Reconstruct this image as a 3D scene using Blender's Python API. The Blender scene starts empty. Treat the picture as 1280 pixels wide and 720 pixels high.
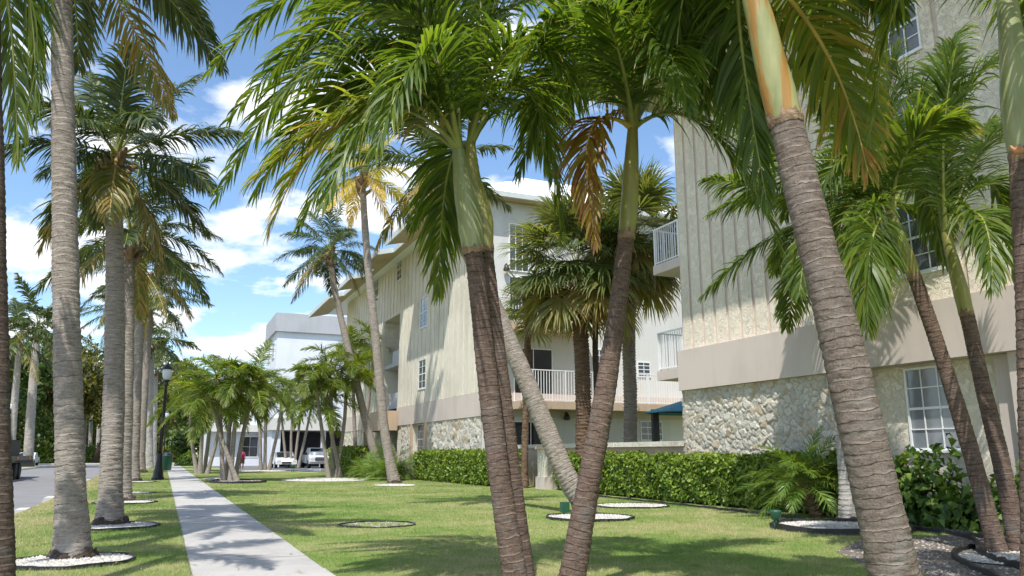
import bpy, math, random
import numpy as np
from mathutils import Vector

rnd = random.Random(11)
rng = np.random.default_rng(11)
scene = bpy.context.scene
COL = scene.collection
R = math.radians

# ------------------------------------------------------------------ camera geometry (used to lay the place out)
F, EYE = 980.0, 1.6
PITCH = math.atan(207 / F)
YAW = math.atan(436 / (F / math.cos(PITCH)))

def ray(x, y):
    a = (x - 640) / F
    b = -(y - 360) / F
    f = math.cos(PITCH) - b * math.sin(PITCH)
    z = math.sin(PITCH) + b * math.cos(PITCH)
    return Vector((f * math.sin(YAW) + a * math.cos(YAW), f * math.cos(YAW) - a * math.sin(YAW), z)), f

def G(x, y, z=0.0):
    r, _ = ray(x, y)
    return Vector((0, 0, EYE)) + r * ((z - EYE) / r.z)

def W(x, y, D):
    r, f = ray(x, y)
    return Vector((0, 0, EYE)) + r * (D / f)

def PX(x, y, X0):
    r, _ = ray(x, y)
    return Vector((0, 0, EYE)) + r * (X0 / r.x)

def PY(x, y, Y0):
    r, _ = ray(x, y)
    return Vector((0, 0, EYE)) + r * (Y0 / r.y)

def DIST(p):
    return p[0] * math.sin(YAW) + p[1] * math.cos(YAW)

# ------------------------------------------------------------------ node helpers
def mat(name):
    m = bpy.data.materials.new(name)
    m.use_nodes = True
    nt = m.node_tree
    return m, nt, nt.nodes['Principled BSDF'], nt.nodes['Material Output']

def node(nt, typ, **kw):
    n = nt.nodes.new(typ)
    for k, v in kw.items():
        if k.startswith('i_'):
            key = k[2:]
            key = int(key) if key.isdigit() else key.replace('_', ' ')
            n.inputs[key].default_value = v
        else:
            setattr(n, k, v)
    return n

def ramp(nt, stops, fac=None, interp='LINEAR'):
    n = nt.nodes.new('ShaderNodeValToRGB')
    cr = n.color_ramp
    cr.interpolation = interp
    while len(cr.elements) < len(stops):
        cr.elements.new(0.5)
    for e, (p, c) in zip(cr.elements, stops):
        e.position = p
        e.color = (*c, 1) if len(c) == 3 else c
    if fac is not None:
        nt.links.new(fac, n.inputs[0])
    return n.outputs[0]

def noise(nt, scale, detail=4, rough=0.55, vec=None, dist=0.0):
    n = nt.nodes.new('ShaderNodeTexNoise')
    n.inputs['Scale'].default_value = scale
    n.inputs['Detail'].default_value = detail
    n.inputs['Roughness'].default_value = rough
    n.inputs['Distortion'].default_value = dist
    if vec is not None:
        nt.links.new(vec, n.inputs['Vector'])
    return n.outputs['Fac']

def objco(nt, scale=None):
    tc = nt.nodes.new('ShaderNodeTexCoord')
    if scale is None:
        return tc.outputs['Object']
    mp = nt.nodes.new('ShaderNodeMapping')
    mp.inputs['Scale'].default_value = scale
    nt.links.new(tc.outputs['Object'], mp.inputs['Vector'])
    return mp.outputs['Vector']

def attr(nt, name):
    a = nt.nodes.new('ShaderNodeAttribute')
    a.attribute_name = name
    return a.outputs['Fac']

def math_(nt, op, a, b=None, c=None):
    n = nt.nodes.new('ShaderNodeMath')
    n.operation = op
    for i, v in enumerate((a, b, c)):
        if v is None:
            continue
        if isinstance(v, (int, float)):
            n.inputs[i].default_value = v
        else:
            nt.links.new(v, n.inputs[i])
    return n.outputs[0]

def mix(nt, fac, a, b, typ='MIX'):
    n = nt.nodes.new('ShaderNodeMix')
    n.data_type = 'RGBA'
    n.blend_type = typ
    for sock, v in ((n.inputs[0], fac), (n.inputs[6], a), (n.inputs[7], b)):
        if isinstance(v, (int, float)):
            sock.default_value = v
        elif isinstance(v, tuple):
            sock.default_value = (*v, 1)
        else:
            nt.links.new(v, sock)
    return n.outputs[2]

def bump(nt, height, strength, dist, bsdf, normal=None):
    b = nt.nodes.new('ShaderNodeBump')
    b.inputs['Strength'].default_value = strength
    b.inputs['Distance'].default_value = dist
    nt.links.new(height, b.inputs['Height'])
    if normal is not None:
        nt.links.new(normal, b.inputs['Normal'])
    if bsdf is not None:
        nt.links.new(b.outputs[0], bsdf.inputs['Normal'])
    return b.outputs[0]

def simple(name, col, rough=0.6, metal=0.0, var=0.12, nscale=3.0, bumps=None, spec=0.5):
    m, nt, b, o = mat(name)
    co = objco(nt)
    n = noise(nt, nscale, 5, 0.6, co)
    lo = tuple(max(0, c * (1 - var)) for c in col)
    hi = tuple(min(1, c * (1 + var)) for c in col)
    nt.links.new(ramp(nt, [(0.3, lo), (0.7, hi)], n), b.inputs['Base Color'])
    b.inputs['Roughness'].default_value = rough
    b.inputs['Metallic'].default_value = metal
    b.inputs['Specular IOR Level'].default_value = spec
    if bumps:
        bump(nt, noise(nt, bumps[0], 4, 0.6, co), bumps[1], bumps[2], b)
    return m

def leaf_mat(name, stops, rough=0.42, trans=0.3, tcol=(0.35, 0.5, 0.06), tipcol=(0.30, 0.22, 0.09), tip=0.93, patch=0.35):
    m, nt, b, o = mat(name)
    t = attr(nt, 'tint')
    n = noise(nt, 0.9, 3, 0.6, objco(nt))
    f = math_(nt, 'ADD', t, math_(nt, 'MULTIPLY', math_(nt, 'SUBTRACT', n, 0.5), patch))
    c = ramp(nt, stops, f)
    u = attr(nt, 'u')
    tipf = math_(nt, 'GREATER_THAN', math_(nt, 'ADD', u, math_(nt, 'MULTIPLY', math_(nt, 'SUBTRACT', t, 0.5), 0.25)), tip)
    c2 = mix(nt, tipf, c, tipcol)
    nt.links.new(c2, b.inputs['Base Color'])
    b.inputs['Roughness'].default_value = rough
    tr = nt.nodes.new('ShaderNodeBsdfTranslucent')
    nt.links.new(mix(nt, 1.0, c2, (3.0, 2.7, 1.2), 'MULTIPLY'), tr.inputs['Color'])
    mx = nt.nodes.new('ShaderNodeMixShader')
    mx.inputs[0].default_value = trans
    nt.links.new(b.outputs[0], mx.inputs[1])
    nt.links.new(tr.outputs[0], mx.inputs[2])
    nt.links.new(mx.outputs[0], o.inputs['Surface'])
    return m

def trunk_mat(name, base, dark, light, freq, ringw=0.16, blotch=0.5):
    m, nt, b, o = mat(name)
    co = objco(nt)
    h = attr(nt, 'h')
    wob = noise(nt, 5.0, 3, 0.6, co)
    ph = math_(nt, 'ADD', math_(nt, 'MULTIPLY', h, freq), math_(nt, 'MULTIPLY', wob, 0.9))
    fr = math_(nt, 'FRACT', ph)
    ring = ramp(nt, [(0.0, (1, 1, 1)), (ringw, (0.25, 0.25, 0.25)), (ringw * 1.6, (0, 0, 0)), (0.93, (0, 0, 0)), (1.0, (1, 1, 1))], fr)
    bl = noise(nt, 9.0, 6, 0.7, objco(nt, (1, 1, 2.5)))
    bl2 = noise(nt, 1.6, 4, 0.6, co)
    fine = noise(nt, 60.0, 3, 0.7, objco(nt, (1, 1, 0.4)))
    body = ramp(nt, [(0.32, dark), (0.5, base), (0.68, light)], bl)
    body = mix(nt, math_(nt, 'MULTIPLY', bl2, 0.55), body, dark)
    body = mix(nt, 0.35, body, ramp(nt, [(0.35, tuple(c * 0.5 for c in base)), (0.65, light)], fine))
    lich = ramp(nt, [(0.52, (0, 0, 0)), (0.66, (1, 1, 1))], noise(nt, 3.3, 6, 0.72, objco(nt, (1, 1, 0.8))))
    lowp = ramp(nt, [(0.0, (1, 1, 1)), (1.0, (0, 0, 0))], math_(nt, 'DIVIDE', h, 4.2))
    grey = sum(light) / 3 * 0.92
    body = mix(nt, math_(nt, 'MULTIPLY', math_(nt, 'ADD', math_(nt, 'MULTIPLY', lich, 0.5), 0.06), lowp), body, (grey, grey * 0.95, grey * 0.88))
    body = mix(nt, math_(nt, 'MULTIPLY', lich, 0.22), body, (grey, grey * 0.96, grey * 0.9))
    spk = ramp(nt, [(0.60, (0, 0, 0)), (0.66, (1, 1, 1))], noise(nt, 22.0, 5, 0.75, co))
    body = mix(nt, math_(nt, 'MULTIPLY', spk, 0.6), body, tuple(c * 0.5 for c in dark))
    pick = noise(nt, 3.0, 2, 0.5, objco(nt, (1, 1, 6)))
    ringcol = ramp(nt, [(0.42, tuple(c * 0.55 for c in dark)), (0.6, light)], pick)
    colr = mix(nt, math_(nt, 'MULTIPLY', ring, 0.8), body, ringcol)
    nt.links.new(colr, b.inputs['Base Color'])
    b.inputs['Roughness'].default_value = 0.9
    b.inputs['Specular IOR Level'].default_value = 0.2
    hh = math_(nt, 'SUBTRACT', math_(nt, 'MULTIPLY', bl, 1.0), math_(nt, 'MULTIPLY', ring, 0.5))
    hh = math_(nt, 'ADD', hh, math_(nt, 'MULTIPLY', fine, 0.35))
    bump(nt, hh, 0.8, 0.02, b)
    return m

def stucco(name, col, stain, strength=0.9, scale=5.0, dist=0.04, veins=True):
    m, nt, b, o = mat(name)
    co = objco(nt)
    big = noise(nt, 0.35, 5, 0.6, co)
    streak = noise(nt, 1.6, 4, 0.65, objco(nt, (1, 1, 0.12)))
    f = math_(nt, 'ADD', math_(nt, 'MULTIPLY', big, 0.6), math_(nt, 'MULTIPLY', streak, 0.4))
    c = ramp(nt, [(0.36, stain), (0.54, col)], f)
    s1 = noise(nt, scale, 6, 0.62, co, 0.9)
    s2 = ramp(nt, [(0.42, (0, 0, 0)), (0.5, (1, 1, 1)), (0.56, (0.55, 0.55, 0.55))], s1)
    s3 = noise(nt, scale * 7, 3, 0.6, co)
    h = math_(nt, 'ADD', s2, math_(nt, 'MULTIPLY', s3, 0.35)) if veins else s3
    nt.links.new(c, b.inputs['Base Color'])
    b.inputs['Roughness'].default_value = 0.9
    b.inputs['Specular IOR Level'].default_value = 0.2
    bump(nt, h, strength, dist, b)
    return m

# ------------------------------------------------------------------ object helpers
def setp(o, label=None, cat=None, group=None, kind=None):
    if label: o['label'] = label
    if cat: o['category'] = cat
    if group: o['group'] = group
    if kind: o['kind'] = kind
    return o

def thing(name, label, cat, loc, group=None, rz=0.0):
    o = bpy.data.objects.new(name, None)
    o.empty_display_size = 0.3
    COL.objects.link(o)
    o.location = loc
    o.rotation_euler = (0, 0, rz)
    return setp(o, label, cat, group)

def link(name, me, parent=None, world=True, label=None):
    """world=True: the mesh is in world coordinates although it hangs under its thing"""
    o = bpy.data.objects.new(name, me)
    COL.objects.link(o)
    if parent is not None:
        o.parent = parent
        if world and parent.type == 'EMPTY':
            o.location = -Vector(parent.location)
    if label:
        o['label'] = label
    return o

def mesh_np(name, V, Fc, mats, attrs=None, smooth=False, midx=None):
    V = np.asarray(V, dtype=np.float32).reshape(-1, 3)
    Fc = np.asarray(Fc, dtype=np.int32)
    k = Fc.shape[1]
    me = bpy.data.meshes.new(name)
    me.vertices.add(len(V))
    me.vertices.foreach_set('co', V.ravel())
    me.loops.add(Fc.size)
    me.loops.foreach_set('vertex_index', Fc.ravel())
    me.polygons.add(len(Fc))
    me.polygons.foreach_set('loop_start', np.arange(0, Fc.size, k, dtype=np.int32))
    me.polygons.foreach_set('loop_total', np.full(len(Fc), k, dtype=np.int32))
    if smooth:
        me.polygons.foreach_set('use_smooth', np.ones(len(Fc), dtype=bool))
    for m in (mats if isinstance(mats, (list, tuple)) else [mats]):
        me.materials.append(m)
    if midx is not None:
        me.polygons.foreach_set('material_index', np.asarray(midx, dtype=np.int32))
    for an, av in (attrs or {}).items():
        a = me.attributes.new(an, 'FLOAT', 'POINT')
        a.data.foreach_set('value', np.asarray(av, dtype=np.float32).ravel())
    me.update(calc_edges=True)
    return me

class MB:
    """collects boxes, prisms and tubes, then links them as ONE mesh object"""
    def __init__(s):
        s.v, s.f, s.m, s.sm = [], [], [], []
    def add(s, vs, fs, m=0, smooth=False):
        n = len(s.v)
        s.v += [tuple(v) for v in vs]
        for f in fs:
            s.f.append(tuple(i + n for i in f)); s.m.append(m); s.sm.append(smooth)
        return s
    def box(s, x0, x1, y0, y1, z0, z1, m=0):
        x0, x1 = min(x0, x1), max(x0, x1); y0, y1 = min(y0, y1), max(y0, y1); z0, z1 = min(z0, z1), max(z0, z1)
        vs = [(x0,y0,z0),(x1,y0,z0),(x1,y1,z0),(x0,y1,z0),(x0,y0,z1),(x1,y0,z1),(x1,y1,z1),(x0,y1,z1)]
        return s.add(vs, [(0,3,2,1),(4,5,6,7),(0,1,5,4),(1,2,6,5),(2,3,7,6),(3,0,4,7)], m)
    def prism(s, poly, ax, a0, a1, m=0):
        """poly: 2-D outline in the two axes other than ax (in x,y,z order), extruded along ax"""
        def p(u, v, a):
            return {'x': (a, u, v), 'y': (u, a, v), 'z': (u, v, a)}[ax]
        n = len(poly)
        vs = [p(u, v, a0) for u, v in poly] + [p(u, v, a1) for u, v in poly]
        fs = [tuple(range(n))[::-1], tuple(range(n, 2 * n))] + [(i, (i + 1) % n, n + (i + 1) % n, n + i) for i in range(n)]
        return s.add(vs, fs, m)
    def tube(s, pts, rad, n=8, m=0, cap=True):
        pts = [Vector(p) for p in pts]
        rad = [rad] * len(pts) if isinstance(rad, (int, float)) else rad
        vs = []
        for i, p in enumerate(pts):
            t = (pts[min(i + 1, len(pts) - 1)] - pts[max(i - 1, 0)]).normalized()
            ref = Vector((0, 0, 1)) if abs(t.z) < 0.95 else Vector((1, 0, 0))
            u = t.cross(ref).normalized(); w = u.cross(t)
            for k in range(n):
                a = 2 * math.pi * k / n
                vs.append(p + (u * math.cos(a) + w * math.sin(a)) * rad[i])
        fs = [(i*n+k, i*n+(k+1) % n, (i+1)*n+(k+1) % n, (i+1)*n+k) for i in range(len(pts)-1) for k in range(n)]
        if cap:
            fs += [tuple(range(n))[::-1], tuple(range((len(pts)-1)*n, len(pts)*n))]
        return s.add(vs, fs, m, True)
    def lathe(s, prof, c=(0, 0, 0), n=16, m=0):
        vs = []
        for r, z in prof:
            for k in range(n):
                a = 2 * math.pi * k / n
                vs.append((c[0] + r * math.cos(a), c[1] + r * math.sin(a), c[2] + z))
        fs = [(i*n+k, i*n+(k+1) % n, (i+1)*n+(k+1) % n, (i+1)*n+k) for i in range(len(prof)-1) for k in range(n)]
        fs += [tuple(range(n))[::-1], tuple(range((len(prof)-1)*n, len(prof)*n))]
        return s.add(vs, fs, m, True)
    def mesh(s, name, mats):
        me = bpy.data.meshes.new(name)
        me.from_pydata(s.v, [], s.f)
        for m in (mats if isinstance(mats, (list, tuple)) else [mats]):
            me.materials.append(m)
        me.polygons.foreach_set('material_index', s.m)
        me.polygons.foreach_set('use_smooth', s.sm)
        me.update()
        return me
    def build(s, name, mats, parent=None, world=True, label=None):
        return link(name, s.mesh(name, mats), parent, world, label)

def dup(o, loc=None, parent=None, label=None, rz=None):
    c = o.copy(); COL.objects.link(c)
    if parent is not None: c.parent = parent
    if loc is not None: c.location = loc
    if rz is not None: c.rotation_euler = (0, 0, rz)
    if label: c['label'] = label
    for ch in list(o.children):
        dup(ch, None, c)
    return c

# ------------------------------------------------------------------ materials
GREENS = [(0.0, (0.030, 0.058, 0.011)), (0.35, (0.062, 0.110, 0.014)), (0.6, (0.110, 0.165, 0.020)),
          (0.8, (0.18, 0.205, 0.030)), (0.9, (0.24, 0.20, 0.035)), (1.0, (0.30, 0.16, 0.04))]
M_frond = leaf_mat('palm_leaf', GREENS, trans=0.45, rough=0.43)
M_coco = leaf_mat('coconut_leaf', [(0.0, (0.022, 0.040, 0.012)), (0.4, (0.050, 0.080, 0.020)), (0.65, (0.090, 0.120, 0.028)),
                                   (0.85, (0.17, 0.155, 0.035)), (1.0, (0.30, 0.20, 0.05))], rough=0.45, trans=0.25)
M_gold = leaf_mat('yellow_leaf', [(0.0, (0.16, 0.20, 0.035)), (0.45, (0.36, 0.33, 0.055)), (1.0, (0.50, 0.36, 0.07))], trans=0.3, patch=0.3)
M_brown = leaf_mat('dying_leaf', [(0.0, (0.15, 0.14, 0.02)), (0.35, (0.22, 0.16, 0.02)), (0.7, (0.21, 0.105, 0.022)), (1.0, (0.12, 0.055, 0.02))], trans=0.35, patch=0.5, tip=0.8, tipcol=(0.17, 0.075, 0.03))
M_fan = leaf_mat('fan_leaf', [(0.0, (0.032, 0.055, 0.015)), (0.5, (0.09, 0.125, 0.03)), (0.8, (0.17, 0.18, 0.05)), (1.0, (0.27, 0.20, 0.08))], rough=0.5, trans=0.3, tip=0.93)
M_hedge = leaf_mat('hedge_leaf', [(0.0, (0.055, 0.105, 0.012)), (0.5, (0.135, 0.22, 0.024)), (0.85, (0.23, 0.31, 0.036)), (1.0, (0.28, 0.33, 0.05))], rough=0.5, trans=0.22, tip=2.0)
M_shrub = leaf_mat('shrub_leaf', [(0.0, (0.026, 0.064, 0.012)), (0.5, (0.07, 0.145, 0.020)), (1.0, (0.17, 0.26, 0.04))], rough=0.52, trans=0.22, tip=2.0)
M_fern = leaf_mat('feathery_leaf', [(0.0, (0.05, 0.10, 0.015)), (0.5, (0.10, 0.19, 0.03)), (1.0, (0.20, 0.27, 0.06))], trans=0.3)
M_tree = leaf_mat('tree_leaf', [(0.0, (0.022, 0.034, 0.008)), (0.4, (0.06, 0.075, 0.012)), (0.75, (0.13, 0.13, 0.020)), (1.0, (0.20, 0.18, 0.03))], rough=0.5, trans=0.25, tip=2.0, patch=0.8)
M_tree2 = leaf_mat('far_tree_leaf', [(0.0, (0.018, 0.040, 0.012)), (0.5, (0.05, 0.10, 0.02)), (1.0, (0.13, 0.19, 0.035))], rough=0.5, trans=0.25, tip=2.0, patch=0.8)
M_rachis = simple('palm_rachis', (0.22, 0.24, 0.06), 0.45, var=0.35, nscale=2)
M_rachis_y = simple('yellow_rachis', (0.42, 0.30, 0.08), 0.5, var=0.3, nscale=2)
M_trunk_brown = trunk_mat('brown_ringed_bark', (0.145, 0.093, 0.070), (0.066, 0.042, 0.033), (0.25, 0.185, 0.15), 11.0)
M_trunk_mid = trunk_mat('grey_brown_ringed_bark', (0.195, 0.147, 0.12), (0.088, 0.064, 0.052), (0.30, 0.245, 0.205), 11.0)
M_trunk_grey = trunk_mat('grey_ringed_bark', (0.30, 0.255, 0.215), (0.15, 0.12, 0.10), (0.44, 0.39, 0.34), 8.5)
M_trunk_pale = trunk_mat('pale_bark', (0.42, 0.39, 0.36), (0.27, 0.24, 0.22), (0.52, 0.49, 0.46), 6.0)
M_trunk_sabal = trunk_mat('rough_brown_bark', (0.16, 0.10, 0.065), (0.06, 0.04, 0.03), (0.26, 0.17, 0.11), 7.0, 0.3)
M_trunk_dark = trunk_mat('dark_bark', (0.10, 0.07, 0.055), (0.045, 0.032, 0.026), (0.18, 0.13, 0.10), 11.0)
M_husk = simple('brown_husk', (0.24, 0.16, 0.10), 0.85, var=0.5, nscale=9, bumps=(25, 0.8, 0.03))
M_root = simple('root_mass', (0.075, 0.055, 0.042), 0.95, var=0.5, nscale=14, bumps=(30, 1.0, 0.05))
M_edge = simple('black_edging', (0.02, 0.021, 0.025), 0.5, var=0.2)

def shaft_mat(name, a, b_, c, thr, fs=1.7):
    m, nt, b, o = mat(name)
    co = objco(nt, (1, 1, 0.18))
    n = noise(nt, 7.0, 4, 0.6, co)
    n2 = noise(nt, fs, 2, 0.5, objco(nt, (1, 1, 0.22 if fs < 5 else 0.05)))
    h = attr(nt, 'h')
    col = ramp(nt, [(0.3, a), (0.62, b_)], n)
    f = ramp(nt, [(thr, (0, 0, 0)), (thr + 0.05, (1, 1, 1))], n2)
    col = mix(nt, f, col, mix(nt, n, tuple(x * 0.55 for x in c), c))
    nt.links.new(col, b.inputs['Base Color'])
    b.inputs['Roughness'].default_value = 0.4
    bump(nt, noise(nt, 16.0, 3, 0.6, co), 0.25, 0.02, b)
    return m
M_shaft = shaft_mat('green_crownshaft', (0.15, 0.20, 0.07), (0.30, 0.31, 0.15), (0.32, 0.22, 0.06), 0.62)
M_shaft_y = shaft_mat('olive_crownshaft', (0.20, 0.20, 0.045), (0.32, 0.30, 0.09), (0.28, 0.15, 0.05), 0.60)
M_shaft_o = shaft_mat('orange_crownshaft', (0.22, 0.24, 0.09), (0.33, 0.32, 0.14), (0.45, 0.235, 0.055), 0.43, 9.0)

M_stucco1 = stucco('cream_stucco', (0.80, 0.72, 0.59), (0.70, 0.63, 0.52), 0.65, 4.5, 0.045)
M_stucco2 = stucco('yellow_stucco', (0.76, 0.71, 0.60), (0.62, 0.575, 0.48), 0.8, 6.0, 0.03)
M_batten = stucco('pink_batten', (0.62, 0.52, 0.46), (0.54, 0.46, 0.41), 0.3, 8, 0.01, False)
M_band = stucco('pink_grey_band', (0.58, 0.50, 0.45), (0.49, 0.43, 0.39), 0.25, 10, 0.008, False)
M_tan = stucco('tan_stucco', (0.50, 0.38, 0.27), (0.42, 0.33, 0.25), 0.3, 8, 0.01, False)
M_white_wall = stucco('white_wall', (0.63, 0.625, 0.60), (0.55, 0.54, 0.52), 0.4, 8, 0.01, False)
M_cool_white = stucco('cool_white_wall', (0.70, 0.73, 0.80), (0.64, 0.67, 0.74), 0.2, 8, 0.01, False)
M_concrete_grey = stucco('grey_parapet', (0.42, 0.43, 0.46), (0.37, 0.38, 0.40), 0.2, 8, 0.01, False)
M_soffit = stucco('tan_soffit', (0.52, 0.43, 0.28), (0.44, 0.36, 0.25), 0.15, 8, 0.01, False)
M_roof = simple('white_metal_roof', (0.80, 0.82, 0.82), 0.45, var=0.04, nscale=0.6)
M_fascia = simple('pale_fascia', (0.55, 0.58, 0.56), 0.5, var=0.08)
M_white = simple('white_paint', (0.78, 0.79, 0.80), 0.4, var=0.04)
M_black = simple('black_metal', (0.014, 0.016, 0.018), 0.4, var=0.2)
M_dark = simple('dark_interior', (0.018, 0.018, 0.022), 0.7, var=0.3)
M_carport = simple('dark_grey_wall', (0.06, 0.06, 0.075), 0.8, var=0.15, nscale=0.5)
M_teal = simple('teal_canvas', (0.03, 0.26, 0.38), 0.7, var=0.12)
M_green_p = simple('green_plastic', (0.02, 0.10, 0.06), 0.45)
M_yellow_p = simple('yellow_paint', (0.65, 0.42, 0.03), 0.5)
M_tyre = simple('tyre_rubber', (0.018, 0.018, 0.019), 0.8)
M_rim = simple('rim_metal', (0.45, 0.46, 0.48), 0.3, metal=0.8)
M_car_white = simple('white_car_paint', (0.78, 0.79, 0.80), 0.2, var=0.02)
M_car_dark = simple('dark_car_paint', (0.035, 0.045, 0.06), 0.18, var=0.05)
M_lampglass = simple('frosted_lamp_glass', (0.62, 0.66, 0.68), 0.25, var=0.05)
M_red = simple('red_plastic', (0.45, 0.03, 0.02), 0.4)
M_orange = simple('orange_plastic', (0.65, 0.2, 0.03), 0.4)

def glass(name, col, tintvar=0.5):
    m, nt, b, o = mat(name)
    n = noise(nt, 0.9, 3, 0.6, objco(nt))
    nt.links.new(ramp(nt, [(0.35, tuple(c * (1 - tintvar) for c in col)), (0.65, col)], n), b.inputs['Base Color'])
    b.inputs['Roughness'].default_value = 0.06
    b.inputs['Specular IOR Level'].default_value = 0.9
    bump(nt, noise(nt, 1.2, 2, 0.5, objco(nt)), 0.06, 0.05, b)
    return m
M_glass = glass('window_glass', (0.10, 0.12, 0.14))
M_glass_dark = glass('dark_glass', (0.02, 0.025, 0.03))
M_glass_blind = glass('glass_over_blinds', (0.24, 0.26, 0.29), 0.35)

# stone cladding
m, nt, b, o = mat('coral_rock')
co = objco(nt)
t = attr(nt, 'tint')
n1 = noise(nt, 11.0, 5, 0.7, co)
stone = ramp(nt, [(0.0, (0.46, 0.43, 0.37)), (0.45, (0.57, 0.54, 0.47)), (0.72, (0.63, 0.59, 0.51)), (0.88, (0.55, 0.47, 0.36)), (1.0, (0.44, 0.35, 0.24))], math_(nt, 'ADD', t, math_(nt, 'MULTIPLY', math_(nt, 'SUBTRACT', n1, 0.5), 0.55)))
stone = mix(nt, ramp(nt, [(0.30, (1, 1, 1)), (0.42, (0, 0, 0))], n1), stone, (0.20, 0.18, 0.155))
stone = mix(nt, attr(nt, 'u'), stone, (0.33, 0.295, 0.24))
nt.links.new(stone, b.inputs['Base Color'])
b.inputs['Roughness'].default_value = 0.95
bump(nt, n1, 1.0, 0.05, b)
M_rock = m

# lawn: soil sheet and blades share one patchy colouring in world coordinates
def lawn_colour(nt, dark=1.0, rand=None):
    co = objco(nt)
    big = noise(nt, 0.30, 5, 0.62, co)
    mid = noise(nt, 1.9, 6, 0.7, co)
    f = math_(nt, 'ADD', math_(nt, 'MULTIPLY', big, 0.62), math_(nt, 'MULTIPLY', mid, 0.38))
    sx = nt.nodes.new('ShaderNodeSeparateXYZ'); nt.links.new(co, sx.inputs[0])
    kerb = math_(nt, 'MINIMUM', math_(nt, 'MAXIMUM', math_(nt, 'SUBTRACT', -2.1, sx.outputs[0]), 0.0), 1.6)
    f = math_(nt, 'ADD', f, math_(nt, 'MULTIPLY', kerb, 0.08))
    if rand is not None:
        f = math_(nt, 'ADD', f, math_(nt, 'MULTIPLY', math_(nt, 'SUBTRACT', rand, 0.5), 0.2))
    d = dark
    return ramp(nt, [(0.34, (0.11 * d, 0.205 * d, 0.038 * d)), (0.46, (0.20 * d, 0.275 * d, 0.072 * d)),
                     (0.55, (0.30 * d, 0.32 * d, 0.125 * d)), (0.65, (0.43 * d, 0.37 * d, 0.21 * d))], f)
m, nt, b, o = mat('lawn_soil')
nt.links.new(mix(nt, noise(nt, 26, 4, 0.7, objco(nt)), lawn_colour(nt, 1.15), lawn_colour(nt, 0.6)), b.inputs['Base Color'])
b.inputs['Roughness'].default_value = 1.0
b.inputs['Specular IOR Level'].default_value = 0.1
bump(nt, noise(nt, 40, 4, 0.7, objco(nt)), 0.6, 0.03, b)
M_soil = m
m, nt, b, o = mat('grass_blade')
gc = lawn_colour(nt, 1.25, attr(nt, 'tint'))
nt.links.new(gc, b.inputs['Base Color'])
b.inputs['Roughness'].default_value = 0.6
tr = nt.nodes.new('ShaderNodeBsdfTranslucent'); nt.links.new(gc, tr.inputs['Color'])
mx = nt.nodes.new('ShaderNodeMixShader'); mx.inputs[0].default_value = 0.3
nt.links.new(b.outputs[0], mx.inputs[1]); nt.links.new(tr.outputs[0], mx.inputs[2]); nt.links.new(mx.outputs[0], o.inputs['Surface'])
M_blade = m

def paving(name, col, speck, joints=None, stain=0.18):
    m, nt, b, o = mat(name)
    co = objco(nt)
    big = noise(nt, 0.5, 5, 0.65, co)
    fine = noise(nt, 45, 4, 0.75, co)
    c = ramp(nt, [(0.3, tuple(x * (1 - stain) for x in col)), (0.65, tuple(x * (1 + stain * 0.5) for x in col))], big)
    crk = ramp(nt, [(0.0, (0, 0, 0)), (0.035, (1, 1, 1))], math_(nt, 'ABSOLUTE', math_(nt, 'SUBTRACT', noise(nt, 0.9, 6, 0.6, co), 0.53)))
    c = mix(nt, 0.22, c, mix(nt, crk, tuple(x * .4 for x in col), c))
    c = mix(nt, speck, c, ramp(nt, [(0.35, tuple(x * 0.6 for x in col)), (0.65, tuple(min(1, x * 1.3) for x in col))], fine))
    nt.links.new(c, b.inputs['Base Color'])
    b.inputs['Roughness'].default_value = 0.9
    bump(nt, fine, 0.4, 0.006, b)
    return m
M_walk = paving('sidewalk_concrete', (0.42, 0.405, 0.385), 0.35, stain=0.26)
M_asphalt = paving('worn_asphalt', (0.21, 0.205, 0.205), 0.3)
M_lot = paving('parking_asphalt', (0.14, 0.14, 0.145), 0.25)
M_kerb = paving('kerb_concrete', (0.55, 0.54, 0.51), 0.3)
M_gravel_soil = paving('grey_mulch', (0.15, 0.125, 0.105), 0.8, stain=0.4)
m, nt, b, o = mat('white_pebble')
nt.links.new(ramp(nt, [(0.0, (0.28, 0.26, 0.23)), (0.5, (0.50, 0.48, 0.44)), (1.0, (0.66, 0.64, 0.60))], attr(nt, 'tint')), b.inputs['Base Color'])
b.inputs['Roughness'].default_value = 0.85
M_pebble = m
m, nt, b, o = mat('grey_pebble')
nt.links.new(ramp(nt, [(0.0, (0.08, 0.065, 0.055)), (0.5, (0.23, 0.205, 0.18)), (1.0, (0.46, 0.43, 0.39))], attr(nt, 'tint')), b.inputs['Base Color'])
b.inputs['Roughness'].default_value = 0.9
M_pebble_g = m

# ------------------------------------------------------------------ sky, sun, camera
SUN_EL = R(60)
SUN_AZ = math.atan2(-0.62, -0.78)            # the sun stands behind and to the left of the camera
w = bpy.data.worlds.new('World'); scene.world = w; w.use_nodes = True
nt = w.node_tree
bg = nt.nodes['Background']
sky = nt.nodes.new('ShaderNodeTexSky')
sky.sky_type = 'NISHITA'; sky.sun_disc = False
sky.sun_elevation = SUN_EL; sky.sun_rotation = SUN_AZ
sky.air_density = 1.0; sky.dust_density = 0.6; sky.ozone_density = 2.2
tc = nt.nodes.new('ShaderNodeTexCoord')
sep = nt.nodes.new('ShaderNodeSeparateXYZ'); nt.links.new(tc.outputs['Generated'], sep.inputs[0])
zz = math_(nt, 'ADD', math_(nt, 'MAXIMUM', sep.outputs[2], 0.0), 0.22)
cmb = nt.nodes.new('ShaderNodeCombineXYZ')
nt.links.new(math_(nt, 'DIVIDE', sep.outputs[0], zz), cmb.inputs[0])
nt.links.new(math_(nt, 'DIVIDE', sep.outputs[1], zz), cmb.inputs[1])
mp = nt.nodes.new('ShaderNodeMapping'); mp.inputs['Location'].default_value = (3.1, 1.4, 0.0)
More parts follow.
